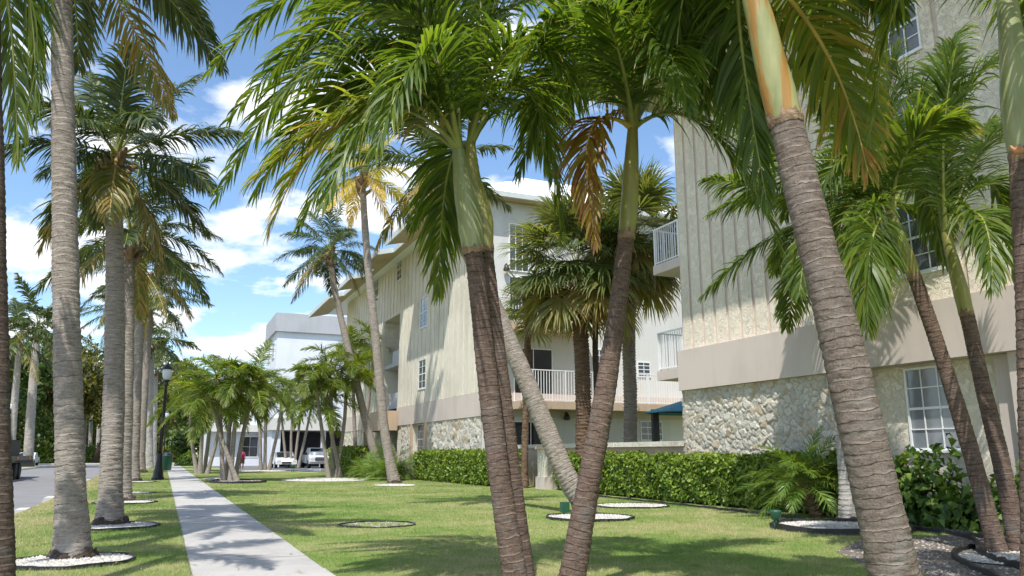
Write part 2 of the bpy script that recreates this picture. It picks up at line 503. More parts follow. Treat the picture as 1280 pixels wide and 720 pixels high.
nt.links.new(cmb.outputs[0], mp.inputs['Vector'])
cl = noise(nt, 2.7, 9, 0.55, mp.outputs[0], 0.1)
low = ramp(nt, [(0.05, (1, 1, 1)), (0.75, (0, 0, 0))], sep.outputs[2])
cf = math_(nt, 'ADD', cl, math_(nt, 'MULTIPLY', low, 0.085))
mask = ramp(nt, [(0.545, (0, 0, 0)), (0.63, (1, 1, 1))], cf)
cld = noise(nt, 3.2, 5, 0.6, mp.outputs[0])
cloudcol = ramp(nt, [(0.3, (4.6, 5.0, 5.5)), (0.6, (6.2, 6.3, 6.4))], cld)
skyc = mix(nt, 1.0, sky.outputs[0], (0.90, 0.98, 1.02), 'MULTIPLY')
nt.links.new(mix(nt, mask, skyc, cloudcol), bg.inputs['Color'])
bg.inputs['Strength'].default_value = 0.15

sd = bpy.data.lights.new('Sun', 'SUN'); sd.energy = 3.8; sd.angle = R(0.55); sd.color = (1.0, 0.955, 0.88)
so = bpy.data.objects.new('sun', sd); COL.objects.link(so)
to_sun = Vector((math.cos(SUN_EL) * math.sin(SUN_AZ), math.cos(SUN_EL) * math.cos(SUN_AZ), math.sin(SUN_EL)))
so.rotation_euler = to_sun.to_track_quat('Z', 'Y').to_euler()
so.location = to_sun * 120

cd = bpy.data.cameras.new('Camera'); cam = bpy.data.objects.new('camera', cd); COL.objects.link(cam)
cd.sensor_width = 36; cd.sensor_fit = 'HORIZONTAL'; cd.lens = 36 * F / 1280
cd.clip_start = 0.05; cd.clip_end = 4000
cam.location = (0, 0, EYE)
cam.rotation_euler = (math.pi / 2 + PITCH, 0, -YAW)
scene.camera = cam
vs = scene.view_settings
vs.view_transform = 'Standard'; vs.look = 'None'; vs.exposure = 0.58; vs.gamma = 1.0

# ------------------------------------------------------------------ ground, road, walk
def slab(name, poly, z0, z1, m, label=None):
    b = MB(); b.prism(poly, 'z', z0, z1)
    o = b.build(name, m); o['kind'] = 'structure'
    return o
def sheet(name, poly, z, m):
    b = MB(); b.add([(x, y, z) for x, y in poly], [tuple(range(len(poly)))])
    o = b.build(name, m); o['kind'] = 'structure'
    return o
sheet('ground', [(-1500, -600), (1500, -600), (1500, 2500), (-1500, 2500)], -0.16, M_soil)
sheet('road', [(-13.5, -40), (-3.2, -40), (-3.3, 33), (-4.6, 80), (-5.6, 128), (-5.6, 150), (-90, 150), (-90, 128), (-13.5, 128)], -0.13, M_asphalt)
sheet('parking_lot', [(6.0, 78), (60, 78), (60, 125), (6.0, 125)], -0.13, M_lot)
slab('verge', [(-3.55, -10), (0.47, -10), (0.47, 126), (-5.3, 126), (-4.55, 80), (-3.55, 33)], -0.158, 0.0, M_soil)
slab('lawn', [(2.24, -10), (40, -10), (40, 66), (14, 66), (11, 77), (2.24, 77)], -0.157, 0.0, M_soil)
slab('far_lawn', [(2.24, 77.2), (5.9, 77.2), (5.9, 126), (2.24, 126)], -0.157, -0.002, M_soil)
# sidewalk: separate cast flags with tooled joints
b = MB(); y = -8.0
while y < 126:
    b.box(0.49 + rnd.uniform(-.008, .008), 2.22 + rnd.uniform(-.008, .008), y + 0.009, y + 1.52 - 0.009, -0.15, 0.014 + rnd.uniform(-.004, .004))
    y += 1.52
o = b.build('sidewalk', M_walk); o['kind'] = 'structure'
sheet('sidewalk_bed', [(0.47, -9), (2.24, -9), (2.24, 126), (0.47, 126)], -0.004, M_gravel_soil)
slab('far_kerb', [(-95, 150), (3, 150), (3, 150.3), (-95, 150.3)], -0.155, 0.05, M_kerb)
slab('far_verge', [(-95, 150.35), (3, 150.35), (3, 300), (-95, 300)], -0.155, 0.0, M_soil)
slab('opposite_verge', [(-60, 40), (-14.2, 40), (-14.2, 126), (-60, 126)], -0.155, 0.0, M_soil)
slab('opposite_kerb', [(-14.18, 40), (-13.9, 40), (-13.9, 126), (-14.18, 126)], -0.155, 0.03, M_kerb)

# ------------------------------------------------------------------ plant generators
def unit(a):
    return a / np.maximum(np.linalg.norm(a, axis=-1, keepdims=True), 1e-9)

def frond_arrays(P0, P1, P2, n=55, lmax=0.7, w=0.045, pet=0.16, droop=0.5, lift=0.35, tint=(0.25, 0.6), r0=0.018, fwd=(66, 24), roll=None, g=None, jit=0.10, sec=4, side_bias=None):
    g = g or rng
    P0, P1, P2 = (np.array(p, dtype=float) for p in (P0, P1, P2))
    def Bz(t):
        t = t[:, None]
        return (1 - t) ** 2 * P0 + 2 * t * (1 - t) * P1 + t * t * P2
    def dB(t):
        t = t[:, None]
        return 2 * (1 - t) * (P1 - P0) + 2 * t * (P2 - P1)
    pn = np.cross(P1 - P0, P2 - P0)
    S0 = np.cross(P2 - P0, (0, 0, 1.0))
    if np.linalg.norm(S0) < 0.15: S0 = pn
    if np.linalg.norm(S0) < 1e-3: S0 = np.array([1.0, 0.2, 0])
    S0 = S0 / np.linalg.norm(S0)
    t1 = np.clip(np.linspace(pet, 0.995, n) + g.normal(0, 0.3 / n, n), 0, 1)
    t = np.concatenate([t1, np.clip(t1 + 0.4 / n, 0, 1)])
    sg = np.concatenate([np.ones(n), -np.ones(n)])[:, None]
    T = unit(dB(t))
    S = unit(S0 - (T @ S0)[:, None] * T)
    N = np.cross(S, T)
    if roll is None: roll = g.normal(0, 0.25)
    Sr = S * math.cos(roll) + N * math.sin(roll); Nr = N * math.cos(roll) - S * math.sin(roll)
    s = (t - pet) / (1 - pet)
    L = lmax * np.clip(0.42 + 0.62 * np.sin(np.pi * np.clip(s * 0.93 + 0.08, 0, 1)) ** 0.8, 0, 1) * (1 - 0.35 * s ** 3) * g.uniform(0.86, 1.08, len(t))
    a = np.radians(fwd[0] + (fwd[1] - fwd[0]) * s + g.normal(0, 5, len(t)))[:, None]
    v = (lift + g.normal(0, 0.22, len(t)))[:, None]
    D = unit(np.cos(a) * T + np.sin(a) * (sg * Sr * np.cos(v) + Nr * np.sin(v)) + g.normal(0, jit, (len(t), 3)))
    base = Bz(t)
    wp = np.array([0.45, 1.0, 0.95, 0.62, 0.05] if sec == 4 else [0.6, 1.0, 0.6, 0.05])
    pts = [base]; dirs = [D]
    dr = droop * g.uniform(0.6, 1.4, len(t))[:, None]
    for k in range(sec):
        pts.append(pts[-1] + dirs[-1] * (L / sec)[:, None])
        dirs.append(unit(dirs[-1] + np.array([0, 0, -1.0]) * dr * (0.28 + 0.2 * k)))
    tw = g.normal(0, 0.35, len(t))[:, None]
    rows = []
    for k in range(sec + 1):
        d = dirs[k]
        wd = unit(np.cross(d, Nr + Sr * tw + g.normal(0, 0.05, (len(t), 3))))
        half = wd * (w * 0.5 * wp[k]) * (0.7 + 0.5 * np.sin(np.pi * np.clip(s, 0.05, 0.9)))[:, None]
        rows.append(np.stack([pts[k] - half, pts[k] + half], 1))
    V = np.stack(rows, 1)                                   # M, sec+1, 2, 3
    M = len(t)
    tt = np.clip(g.uniform(*tint, M) + 0.10 * (s - 0.5), 0, 1)
    A = np.repeat(tt, (sec + 1) * 2)
    U = np.tile(np.repeat(np.linspace(0, 1, sec + 1), 2), M)
    i0 = (np.arange(M) * (sec + 1) * 2)[:, None] + (np.arange(sec) * 2)[None]
    Q = np.stack([i0, i0 + 1, i0 + 3, i0 + 2], -1).reshape(-1, 4)
    V = V.reshape(-1, 3)
    # rachis: a tapered rib, flattened at its foot
    K, ns = 16, 5
    tk = np.linspace(0, 1, K)
    Tk = unit(dB(tk)); Sk = unit(S0 - (Tk @ S0)[:, None] * Tk); Nk = np.cross(Sk, Tk)
    rk = r0 * (1 - 0.85 * tk) * (1 + 1.2 * np.exp(-tk * 14))
    an = np.arange(ns) * 2 * math.pi / ns
    ring = Bz(tk)[:, None] + rk[:, None, None] * (np.cos(an)[None, :, None] * Sk[:, None] * 1.25 + np.sin(an)[None, :, None] * Nk[:, None] * 0.8)
    o = len(V)
    ii = np.arange(K - 1)[:, None] * ns + np.arange(ns)[None]
    jj = np.arange(K - 1)[:, None] * ns + (np.arange(ns)[None] + 1) % ns
    Qr = np.stack([ii, jj, jj + ns, ii + ns], -1).reshape(-1, 4) + o
    V = np.concatenate([V, ring.reshape(-1, 3)])
    A = np.concatenate([A, np.full(K * ns, 0.5)]); U = np.concatenate([U, np.full(K * ns, 0.0)])
    return V, np.concatenate([Q, Qr]), A, U, np.concatenate([np.zeros(len(Q), int), np.ones(len(Qr), int)])

def merge(arrs):
    Vs, Qs, As, Us, Ms = [], [], [], [], []
    n = 0
    for V, Q, A, U, M in arrs:
        Vs.append(V); Qs.append(Q + n); As.append(A); Us.append(U); Ms.append(M); n += len(V)
    return np.concatenate(Vs), np.concatenate(Qs), np.concatenate(As), np.concatenate(Us), np.concatenate(Ms)

def leaf_mesh(name, arr, mats):
    V, Q, A, U, M = arr
    return mesh_np(name, V, Q, mats, {'tint': A, 'u': U}, midx=M)

def auto_ctrl(c, n, L, g, el=(80, -35), bend=(0.5, 1.3), wind=(0, 0, 0), phase=0.0):
    out = []
    for i in range(n):
        f = (i + g.uniform(-0.3, 0.3)) / max(1, n - 1); f = min(max(f, 0), 1)
        e = R(el[0] + (el[1] - el[0]) * f)
        az = phase + i * 2.39996 + g.normal(0, 0.25)
        d = Vector((math.cos(e) * math.cos(az), math.cos(e) * math.sin(az), math.sin(e))) + Vector(wind) * (0.4 + 0.6 * f)
        d.normalize()
        l = L * g.uniform(0.85, 1.08)
        p1 = Vector(c) + d * l * 0.52
        bd = bend[0] + (bend[1] - bend[0]) * g.uniform(0, 1)
        d2 = (d + Vector((0, 0, -bd)) + Vector(wind) * 0.6).normalized()
        out.append((Vector(c) + d * 0.05, p1, p1 + d2 * l * 0.56, f))
    return out

def px_ctrl(c, mid, tip, D, dm, dt):
    """frond through an observed middle and tip; dm, dt = how far these stand in front of (-) or behind (+) the crown"""
    m = W(mid[0], mid[1], D + dm); t = W(tip[0], tip[1], D + dt)
    p1 = m * 2 - (Vector(c) + t) * 0.5
    return (Vector(c), p1, t, 0.6)

def catmull(P, n):
    P = [np.array(p, float) for p in P]
    Q = [2 * P[0] - P[1]] + P + [2 * P[-1] - P[-2]]
    out = []
    m = len(P) - 1
    for s in np.linspace(0, m, n):
        i = min(int(s), m - 1); t = s - i
        a, b_, c, d = Q[i], Q[i+1], Q[i+2], Q[i+3]
        out.append(0.5 * ((2*b_) + (-a+c)*t + (2*a-5*b_+4*c-d)*t*t + (-a+3*b_-3*c+d)*t**3))
    return np.array(out)

def stem_mesh(name, pts, radii, m, freq=11.0, ring=0.03, ns=18, ds=None, rough=0.015, g=None):
    """tapered stem through pts; radii = [(fraction, radius)...]; leaf-scar rings are real steps"""
    g = g or rng
    C0 = catmull(pts, 60)
    L = float(np.sum(np.linalg.norm(np.diff(C0, axis=0), axis=1)))
    ds = ds or 1.0 / freq / 4
    n = max(8, min(420, int(L / ds)))
    Cc = catmull(pts, n)
    seg = np.concatenate([[0], np.cumsum(np.linalg.norm(np.diff(Cc, axis=0), axis=1))])
    fr = seg / seg[-1]
    r = np.interp(fr, [a for a, _ in radii], [b_ for _, b_ in radii])
    T = unit(np.gradient(Cc, axis=0))
    U = unit(np.cross(T, (0.31, 0.95, 0.05))); Wv = np.cross(U, T)
    an = np.arange(ns) * 2 * math.pi / ns
    tilt = 0.6 * np.sin(seg * 0.7)[:, None] * np.cos(an + 1.0)[None] + 0.3 * np.cos(2 * an + 0.5)[None]
    ph = (seg[:, None] * freq + tilt * 0.35) % 1.0
    prof = 1 + ring * (np.where(ph < 0.18, 1.0, 0.55 - 0.75 * ph))
    nz = 1 + rough * g.normal(0, 1, (n, ns)) + 0.02 * np.sin(seg[:, None] * 3.1 + an[None] * 2) + 0.012 * np.sin(seg[:, None] * 9 + an[None] * 3)
    rr = r[:, None] * prof * nz
    V = Cc[:, None] + rr[..., None] * (np.cos(an)[None, :, None] * U[:, None] + np.sin(an)[None, :, None] * Wv[:, None])
    ii = np.arange(n - 1)[:, None] * ns + np.arange(ns)[None]
    jj = np.arange(n - 1)[:, None] * ns + (np.arange(ns)[None] + 1) % ns
    Q = np.stack([ii, jj, jj + ns, ii + ns], -1).reshape(-1, 4)
    return mesh_np(name, V.reshape(-1, 3), Q, m, {'h': np.repeat(seg, ns)}, smooth=True)

def to_ground(p, q):
    """continue the line q->p down to the ground"""
    p, q = Vector(p), Vector(q)
    if p.z <= 0.02: return p
    d = (p - q); k = -p.z / d.z
    return p + Vector((d.x * 0.8, d.y * 0.8, d.z)) * k

def rootball(parent, c, r, h, seed=0):
    g = np.random.default_rng(seed)
    b = MB()
    n, nz = 40, 7
    ph = g.uniform(0, 6.28, 4)
    vs = []
    for k_ in range(nz):
        z = k_ / (nz - 1)
        for k in range(n):
            t = 2 * math.pi * k / n
            lob = .07 * math.sin(5 * t + ph[0]) + .05 * math.sin(9 * t + ph[1]) + .03 * math.sin(17 * t + ph[2] + z * 4)
            rr = r * (1.22 + lob - .26 * z ** 1.5 - .10 * (1 - z) ** 3) * (1 + .025 * g.normal())
            hh = h * (.85 + .18 * math.sin(3 * t + ph[3]) + .10 * math.sin(7 * t + ph[1]))
            vs.append((c[0] + rr * math.cos(t), c[1] + rr * math.sin(t), c[2] - .02 + hh * z + .01 * g.normal()))
    fs = [(i*n+k, i*n+(k+1) % n, (i+1)*n+(k+1) % n, (i+1)*n+k) for i in range(nz - 1) for k in range(n)]
    b.add(vs, fs)
    return b.build('root_mass', M_root, parent)

PALM_N = [0]
def crown(parent, ctrls, mats, each=True, name='frond', label=None, **kw):
    """each=True: every frond a part of its own; otherwise one foliage mass"""
    arrs = []
    for c in ctrls:
        k = dict(kw)
        lmax = k.pop('lmax', 0.7)
        arr = frond_arrays(c[0], c[1], c[2], lmax=lmax, **k)
        if each:
            link(name, leaf_mesh(name, arr, mats), parent, label=label)
        else:
            arrs.append(arr)
    if not each:
        link('crown', leaf_mesh('crown', merge(arrs), mats), parent, label=label)

def husk(parent, c, r, h, g, m=None):
    """old leaf bases and fibre round the top of a coconut trunk"""
    b = MB()
    for i in range(11):
        az = i * 2.4; z = -h * 0.6 + h * i / 11
        d = Vector((math.cos(az), math.sin(az), 0))
        p = Vector(c) + d * r * 0.8 + Vector((0, 0, z))
        q = p + d * r * g.uniform(0.5, 1.1) + Vector((0, 0, h * g.uniform(0.15, 0.45)))
        e = q + d * r * g.uniform(0.2, 0.6) + Vector((0, 0, h * g.uniform(-0.25, 0.15)))
        b.tube([p - d * r * 0.6 - Vector((0, 0, h * .2)), p, q, e], [r * .42, r * .46, r * .30, r * .12], 7)
    b.build('leaf_bases', m or M_husk, parent)

def coconut(label, base, top, group, r=0.2, nf=18, L=3.0, seed=1, mids=(), each=True, lmax=0.75, n=62, tr=M_trunk_grey, leaf=None, wind=(-0.05, 0, 0), dead=3, roots=True, flare=1.5, name='coconut_palm', el=(82, -45), lw=0.05):
    g = np.random.default_rng(seed)
    base, top = Vector(base), Vector(top)
    t = thing(name, label, 'palm tree', base, group)
    pts = [base + Vector((0, 0, -0.05))] + [Vector(m_) for m_ in mids] + [top]
    if not mids:
        pts.insert(1, base.lerp(top, 0.45) + Vector((g.normal(0, .06), g.normal(0, .06), 0)))
    link('trunk', stem_mesh('trunk', pts, [(0, r * flare), (0.03, r * (1 + (flare - 1) * .55)), (0.10, r * 1.05), (0.6, r * 0.92), (1, r * 0.75)], tr, freq=8.5, ring=0.05, ns=20, g=g), t)
    if roots:
        rootball(t, base, r * flare * 0.98, r * 0.9, seed)
    husk(t, top + Vector((0, 0, 0.15)), r * (1.15 if each else .6), r * (4.2 if each else 2.2), g)
    c = top + Vector((0, 0, r * 2.6))
    leaf = leaf or M_coco
    cs = auto_ctrl(c, nf, L, g, el=el, bend=(0.45, 1.35), wind=wind, phase=g.uniform(0, 6))
    live, old = cs[:nf - dead], cs[nf - dead:]
    crown(t, live, [leaf, M_rachis], each, lmax=lmax, n=n, w=lw, pet=0.2, droop=0.75, lift=0.05, tint=(0.15, 0.62), r0=0.035, g=g, fwd=(62, 28))
    if old:
        crown(t, old, [M_gold if leaf is M_gold else M_coco, M_rachis_y], each, lmax=lmax * .9, n=int(n * .8), w=0.045, pet=0.2, droop=1.1, lift=-0.1, tint=(0.6, 1.0), r0=0.032, g=g, label='yellowing drooping frond' if each else None)
    return t

# ------------------------------------------------------------------ foreground palms with green crownshafts
def shaft_palm(t, pxs, D, rb, rt, spx, srad, smat, tmat, seed, flare=1.25, world=None):
    g = np.random.default_rng(seed)
    P = [W(x, y, D) for x, y in pxs] if world is None else world
    P = [to_ground(P[0], P[1])] + [p for p in P if p.z > 0.25]
    P[0].z = -0.06
    link('trunk', stem_mesh('trunk', P, [(0, rb * flare), (0.06, rb * 1.08), (0.25, rb), (0.75, (rb + rt) / 2 * 0.96), (1, rt)], tmat, freq=11.0, ring=0.045, ns=22, g=g), t)
    S = [W(x, y, D) for x, y in spx] if world is None else spx
    link('crownshaft', stem_mesh('crownshaft', [S[0] - (S[1] - S[0]) * 0.02] + S[1:], srad, smat, freq=1.0, ring=0.0, ns=20, ds=0.03, rough=0.004, g=g), t)
    ax = (S[1] - S[0]).normalized(); u = ax.cross(Vector((0.3, .95, .05))).normalized(); w_ = u.cross(ax)
    b = MB(); n = 30; r0 = srad[0][1]
    vs = []
    for k in range(n):
        a = 2 * math.pi * k / n; dr = u * math.cos(a) + w_ * math.sin(a)
        vs += [S[0] + dr * r0 * 1.03 - ax * (.035 + .02 * g.uniform()), S[0] + dr * r0 * (1.07 + .05 * g.uniform()) + ax * (.0 + .02 * g.uniform()), S[0] + dr * r0 * (1.05 + .03 * g.uniform()) + ax * (.02 + .11 * g.uniform() ** 3)]
    for k in range(n):
        k2 = (k + 1) % n
        b.f += [(k*3, k2*3, k2*3+1, k*3+1), (k*3+1, k2*3+1, k2*3+2, k*3+2)]; b.m += [0, 0]; b.sm += [False, False]
    b.v = [tuple(v) for v in vs]
    b.build('dry_fringe', M_husk, t)
    return P[0], S[-1]

def palm_thing(label, base, group=None, name='palm_tree'):
    return thing(name, label, 'palm tree', (base[0], base[1], 0), group)

FK = dict(lmax=0.95, n=94, w=0.040, pet=0.12, droop=0.72, lift=0.26, r0=0.03, fwd=(60, 20))

# two-stemmed palm at the middle of the picture
g1 = np.random.default_rng(5)
D1 = 9.8
t = palm_thing('two-stemmed palm with brown ringed trunks and long fronds sweeping left', W(648, 740, D1))
_, c = shaft_palm(t, [(645, 720), (625, 600), (609, 470), (592, 312)], D1, 0.135, 0.115, [(592, 314), (585, 262), (577, 220), (573, 188)],
           [(0, .135), (.2, .16), (.5, .15), (.85, .10), (1, .085)], M_shaft, M_trunk_brown, 1)
_, c2 = shaft_palm(t, [(655, 720), (640, 600), (625, 470), (606, 310)], D1 + 0.35, 0.125, 0.10, [(606, 312), (604, 270), (592, 220), (588, 180)],
           [(0, .115), (.25, .125), (.6, .10), (1, .07)], M_shaft_y, M_trunk_brown, 2)
fr = [px_ctrl(c, (455, 95), (318, 245), D1, -0.5, -0.8), px_ctrl(c, (470, 15), (285, 150), D1, 0.2, 0.3), px_ctrl(c, (440, -25), (262, 90), D1, 0.6, 1.0),
      px_ctrl(c, (500, 110), (405, 255), D1, -0.9, -1.5), px_ctrl(c, (425, 60), (270, 250), D1, 0.8, 0.9), px_ctrl(c, (535, 70), (470, 190), D1, -1.2, -2.0),
      px_ctrl(c, (565, 60), (530, -60), D1, -0.3, -0.5), px_ctrl(c, (520, 40), (400, -30), D1, -0.5, -1.0), px_ctrl(c, (505, 0), (380, 20), D1, 1.0, 1.6), px_ctrl(c, (485, 130), (372, 285), D1, 0.5, 0.7), px_ctrl(c, (500, 60), (350, 120), D1, -0.4, -0.9), px_ctrl(c, (530, 20), (455, -50), D1, -0.8, -1.4)]
fr2 = [px_ctrl(c2, (660, 115), (702, 290), D1, 0.1, 0.3), px_ctrl(c2, (640, 60), (720, 110), D1, -0.5, -1.0), px_ctrl(c2, (610, 50), (650, -70), D1, 0.3, 0.4),
       px_ctrl(c2, (625, 20), (740, 10), D1, 0.8, 1.2), px_ctrl(c2, (650, 130), (690, 220), D1, 1.2, 2.0), px_ctrl(c2, (600, 60), (600, -90), D1, 0, 0.2), px_ctrl(c2, (560, 215), (548, 365), D1, 0.8, 1.0)]
crown(t, fr + fr2, [M_frond, M_rachis], tint=(0.2, 0.66), g=g1, **FK)
crown(t, [px_ctrl(c, (440, 150), (335, 290), D1, -0.1, -0.2), px_ctrl(c, (465, 135), (312, 230), D1, -0.7, -1.0)], [M_frond, M_rachis], tint=(0.45, 0.98), g=g1, label='frond with yellow and brown leaflet tips', **FK)

# leaning palm to the right of it
g2 = np.random.default_rng(8)
D2 = 9.9
t = palm_thing('right-leaning single palm with olive crownshaft and one orange dying frond', W(708, 735, D2))
_, c = shaft_palm(t, [(714, 720), (733, 620), (753, 510), (770, 400), (783, 294)], D2, 0.145, 0.098, [(783, 296), (787, 250), (789, 205), (791, 160)],
           [(0, .105), (.25, .115), (.55, .108), (.85, .085), (1, .07)], M_shaft_y, M_trunk_brown, 3)
fr = [px_ctrl(c, (880, 158), (975, 305), D2, -0.2, -0.4), px_ctrl(c, (708, 85), (650, 215), D2, 0.4, 0.6), px_ctrl(c, (795, 60), (790, -60), D2, 0, 0.1), px_ctrl(c, (750, 30), (690, -50), D2, -0.3, -0.5),
      px_ctrl(c, (850, 50), (960, 60), D2, -0.6, -1.2), px_ctrl(c, (840, 20), (920, -60), D2, 0.5, 0.7), px_ctrl(c, (865, 100), (965, 165), D2, 0.9, 1.7), px_ctrl(c, (720, 40), (640, 90), D2, -0.9, -1.8),
      px_ctrl(c, (775, 70), (745, 5), D2, -1.0, -2.0), px_ctrl(c, (820, 60), (860, 130), D2, -1.2, -2.2), px_ctrl(c, (735, 90), (705, 150), D2, 1.2, 2.2), px_ctrl(c, (815, 30), (850, -70), D2, -0.2, -.3)]
crown(t, fr, [M_frond, M_rachis], tint=(0.15, 0.6), g=g2, **FK)
kk = dict(FK); kk.update(lmax=0.68, droop=0.9, n=84, w=0.042)
crown(t, [px_ctrl(c, (738, 165), (745, 302), D2, -0.5, -0.7)], [M_brown, M_rachis_y], tint=(0.1, 0.95), g=g2, label='orange and brown dying frond hanging down', **kk)

# big leaning palm at the right with the orange sheath
g3 = np.random.default_rng(9)
D3 = 7.0
t = palm_thing('thick left-leaning palm with orange streaked crownshaft in the right foreground', W(1160, 820, D3))
_, c = shaft_palm(t, [(1118, 720), (1082, 560), (1045, 400), (1010, 265), (982, 150)], D3, 0.197, 0.15, [(982, 152), (966, 90), (949, 20), (930, -55)],
           [(0, .155), (.2, .158), (.6, .135), (1, .10)], M_shaft_o, M_trunk_mid, 4, flare=1.2)
fr = [px_ctrl(c, (865, -35), (845, 95), D3, 0.9, 1.3), px_ctrl(c, (890, -5), (880, 130), D3, 1.3, 1.8), px_ctrl(c, (830, -110), (730, -60), D3, -.2, -.4),
      px_ctrl(c, (925, 40), (958, 250), D3, 1.2, 1.5), px_ctrl(c, (1030, -80), (1120, 20), D3, 0.5, 0.9), px_ctrl(c, (960, -170), (990, -330), D3, 0, 0),
      px_ctrl(c, (880, -150), (830, -290), D3, .3, .5), px_ctrl(c, (1010, -130), (1110, -120), D3, .6, 1.2), px_ctrl(c, (840, -40), (790, 30), D3, 1.4, 2.2), px_ctrl(c, (1010, -10), (1030, 140), D3, 1.6, 2.3)]
crown(t, fr, [M_frond, M_rachis], tint=(0.12, 0.58), g=g3, **FK)
crown(t, [px_ctrl(c, (1030, 60), (1085, 215), D3, 1.2, 1.6)], [M_frond, M_rachis_y], tint=(0.55, 0.95), g=g3, label='paler frond with dry whitish tip', **FK)

# palm cut by the right edge of the picture
g4 = np.random.default_rng(10)
D4 = 7.2
t = palm_thing('palm with pale green crownshaft cut off by the right edge of the photo', W(1300, 820, D4))
_, c = shaft_palm(t, [(1300, 720), (1296, 560), (1290, 400), (1280, 195)], D4, 0.14, 0.125, [(1280, 197), (1272, 130), (1266, 60), (1258, -5)],
           [(0, .125), (.25, .15), (.6, .13), (1, .09)], M_shaft, M_trunk_brown, 5)
fr = [px_ctrl(c, (1150, -50), (1088, 165), D4, 0.2, 0.4), px_ctrl(c, (1150, -150), (1030, -130), D4, -.4, -.8), px_ctrl(c, (1240, -140), (1200, -300), D4, 0, 0), px_ctrl(c, (1330, -60), (1400, 120), D4, 0.2, .4),
      px_ctrl(c, (1330, -90), (1400, 0), D4, -1.0, -1.8), px_ctrl(c, (1310, -120), (1400, -160), D4, .4, .7), px_ctrl(c, (1285, -20), (1300, 110), D4, 1.5, 2.3), px_ctrl(c, (1215, -70), (1190, -140), D4, 1.0, 1.7)]
crown(t, fr, [M_frond, M_rachis], tint=(0.3, 0.7), g=g4, **FK)
b = MB(); p = W(1276, 188, D4 - 0.16)
b.tube([p, p + Vector((-.05, -.01, -.01)), p + Vector((-.09, 0, -.03)), p + Vector((-.13, .01, 0.03))], [.035, .045, .03, .008], 7)
b.build('torn_sheath', simple('orange_sheath', (0.45, 0.20, 0.09), 0.6, var=0.3), t)

# palm cut by the left edge
g5 = np.random.default_rng(12)
D5 = 8.6
t = palm_thing('dark-trunked palm cut off by the left edge of the photo', W(2, 760, D5))
_, c = shaft_palm(t, [(-4, 720), (-8, 500), (-12, 250), (-17, 20)], D5, 0.155, 0.14, [(-17, 22), (-19, -30), (-21, -80), (-22, -130)],
           [(0, .14), (.3, .15), (.7, .11), (1, .08)], M_shaft_y, M_trunk_dark, 6)
fr = [px_ctrl(c, (30, -40), (45, 150), D5, 0.3, 0.5), px_ctrl(c, (10, 0), (22, 200), D5, 0.9, 1.3), px_ctrl(c, (70, -120), (150, -10), D5, -0.4, -0.7), px_ctrl(c, (-120, -100), (-200, 60), D5, 0, 0),
      px_ctrl(c, (-60, -220), (-120, -330), D5, 0, 0), px_ctrl(c, (40, -190), (110, -260), D5, .5, .8), px_ctrl(c, (-80, -60), (-120, 130), D5, 1, 1.5)]
crown(t, fr, [M_frond, M_rachis], tint=(0.15, 0.7), g=g5, **FK)

# pair of slender palms in the gravel bed at the right
g6 = np.random.default_rng(13)
D6 = 13.4
t = palm_thing('pair of slender palms leaning left from one foot in the gravel bed by the window', W(1262, 690, D6))
_, ca = shaft_palm(t, [(1247, 688), (1215, 570), (1180, 455), (1143, 345)], D6, 0.135, 0.112, [(1143, 347), (1132, 315), (1122, 290), (1113, 265)],
           [(0, .11), (.25, .12), (.6, .10), (1, .08)], M_shaft_y, M_trunk_brown, 7, flare=1.3)
_, cb = shaft_palm(t, [(1274, 690), (1252, 580), (1228, 480), (1208, 390)], D6 + 0.15, 0.14, 0.115, [(1208, 392), (1199, 355), (1190, 322), (1182, 290)],
           [(0, .115), (.25, .13), (.6, .11), (1, .08)], M_shaft_y, M_trunk_brown, 8, flare=1.3)
fr = [px_ctrl(cb, (1195, 150), (1252, 70), D6, -0.2, -0.6), px_ctrl(cb, (1165, 120), (1210, 35), D6, 0.8, 1.0), px_ctrl(cb, (1240, 230), (1268, 345), D6, 0.2, 0.3), px_ctrl(cb, (1225, 270), (1240, 360), D6, -1.0, -1.8),
      px_ctrl(cb, (1150, 150), (1100, 70), D6, 0.4, 0.6), px_ctrl(cb, (1250, 160), (1300, 200), D6, 0.5, 0.9), px_ctrl(cb, (1215, 200), (1240, 150), D6, 1.2, 2.0),
      px_ctrl(ca, (1060, 200), (1000, 290), D6, -0.2, -0.3), px_ctrl(ca, (1080, 275), (1035, 405), D6, -0.4, -0.6), px_ctrl(ca, (1070, 160), (1030, 110), D6, 0.6, 1.0), px_ctrl(ca, (1110, 150), (1120, 60), D6, 0.2, 0.3), px_ctrl(cb, (1180, 170), (1195, 60), D6, -0.4, -0.7), px_ctrl(ca, (1085, 190), (1050, 120), D6, -0.3, -0.6),
      px_ctrl(ca, (1090, 300), (1085, 410), D6, -1.2, -1.5), px_ctrl(ca, (1140, 180), (1200, 150), D6, -0.8, -1.5), px_ctrl(ca, (1050, 245), (990, 330), D6, .8, 1.2), px_ctrl(ca, (1060, 260), (1010, 380), D6, 0.3, 0.3), px_ctrl(ca, (1150, 230), (1180, 330), D6, 0.9, 1.4)]
kk = dict(FK); kk.update(n=88, lmax=1.0, w=0.045)
crown(t, fr, [M_frond, M_rachis], tint=(0.25, 0.68), g=g6, **kk)

# pale-trunked palm behind the big leaning one
bp = G(1062, 653); Dn = DIST(bp)
t = coconut('pale smooth-trunked palm on a dark root mass in the big gravel ring', bp, W(1022, 290, Dn), None, r=0.19, nf=17, L=3.3, seed=21,
        mids=(W(1052, 520, Dn),), tr=M_trunk_pale, leaf=M_frond, dead=0, name='palm_tree', lmax=0.95, n=84)

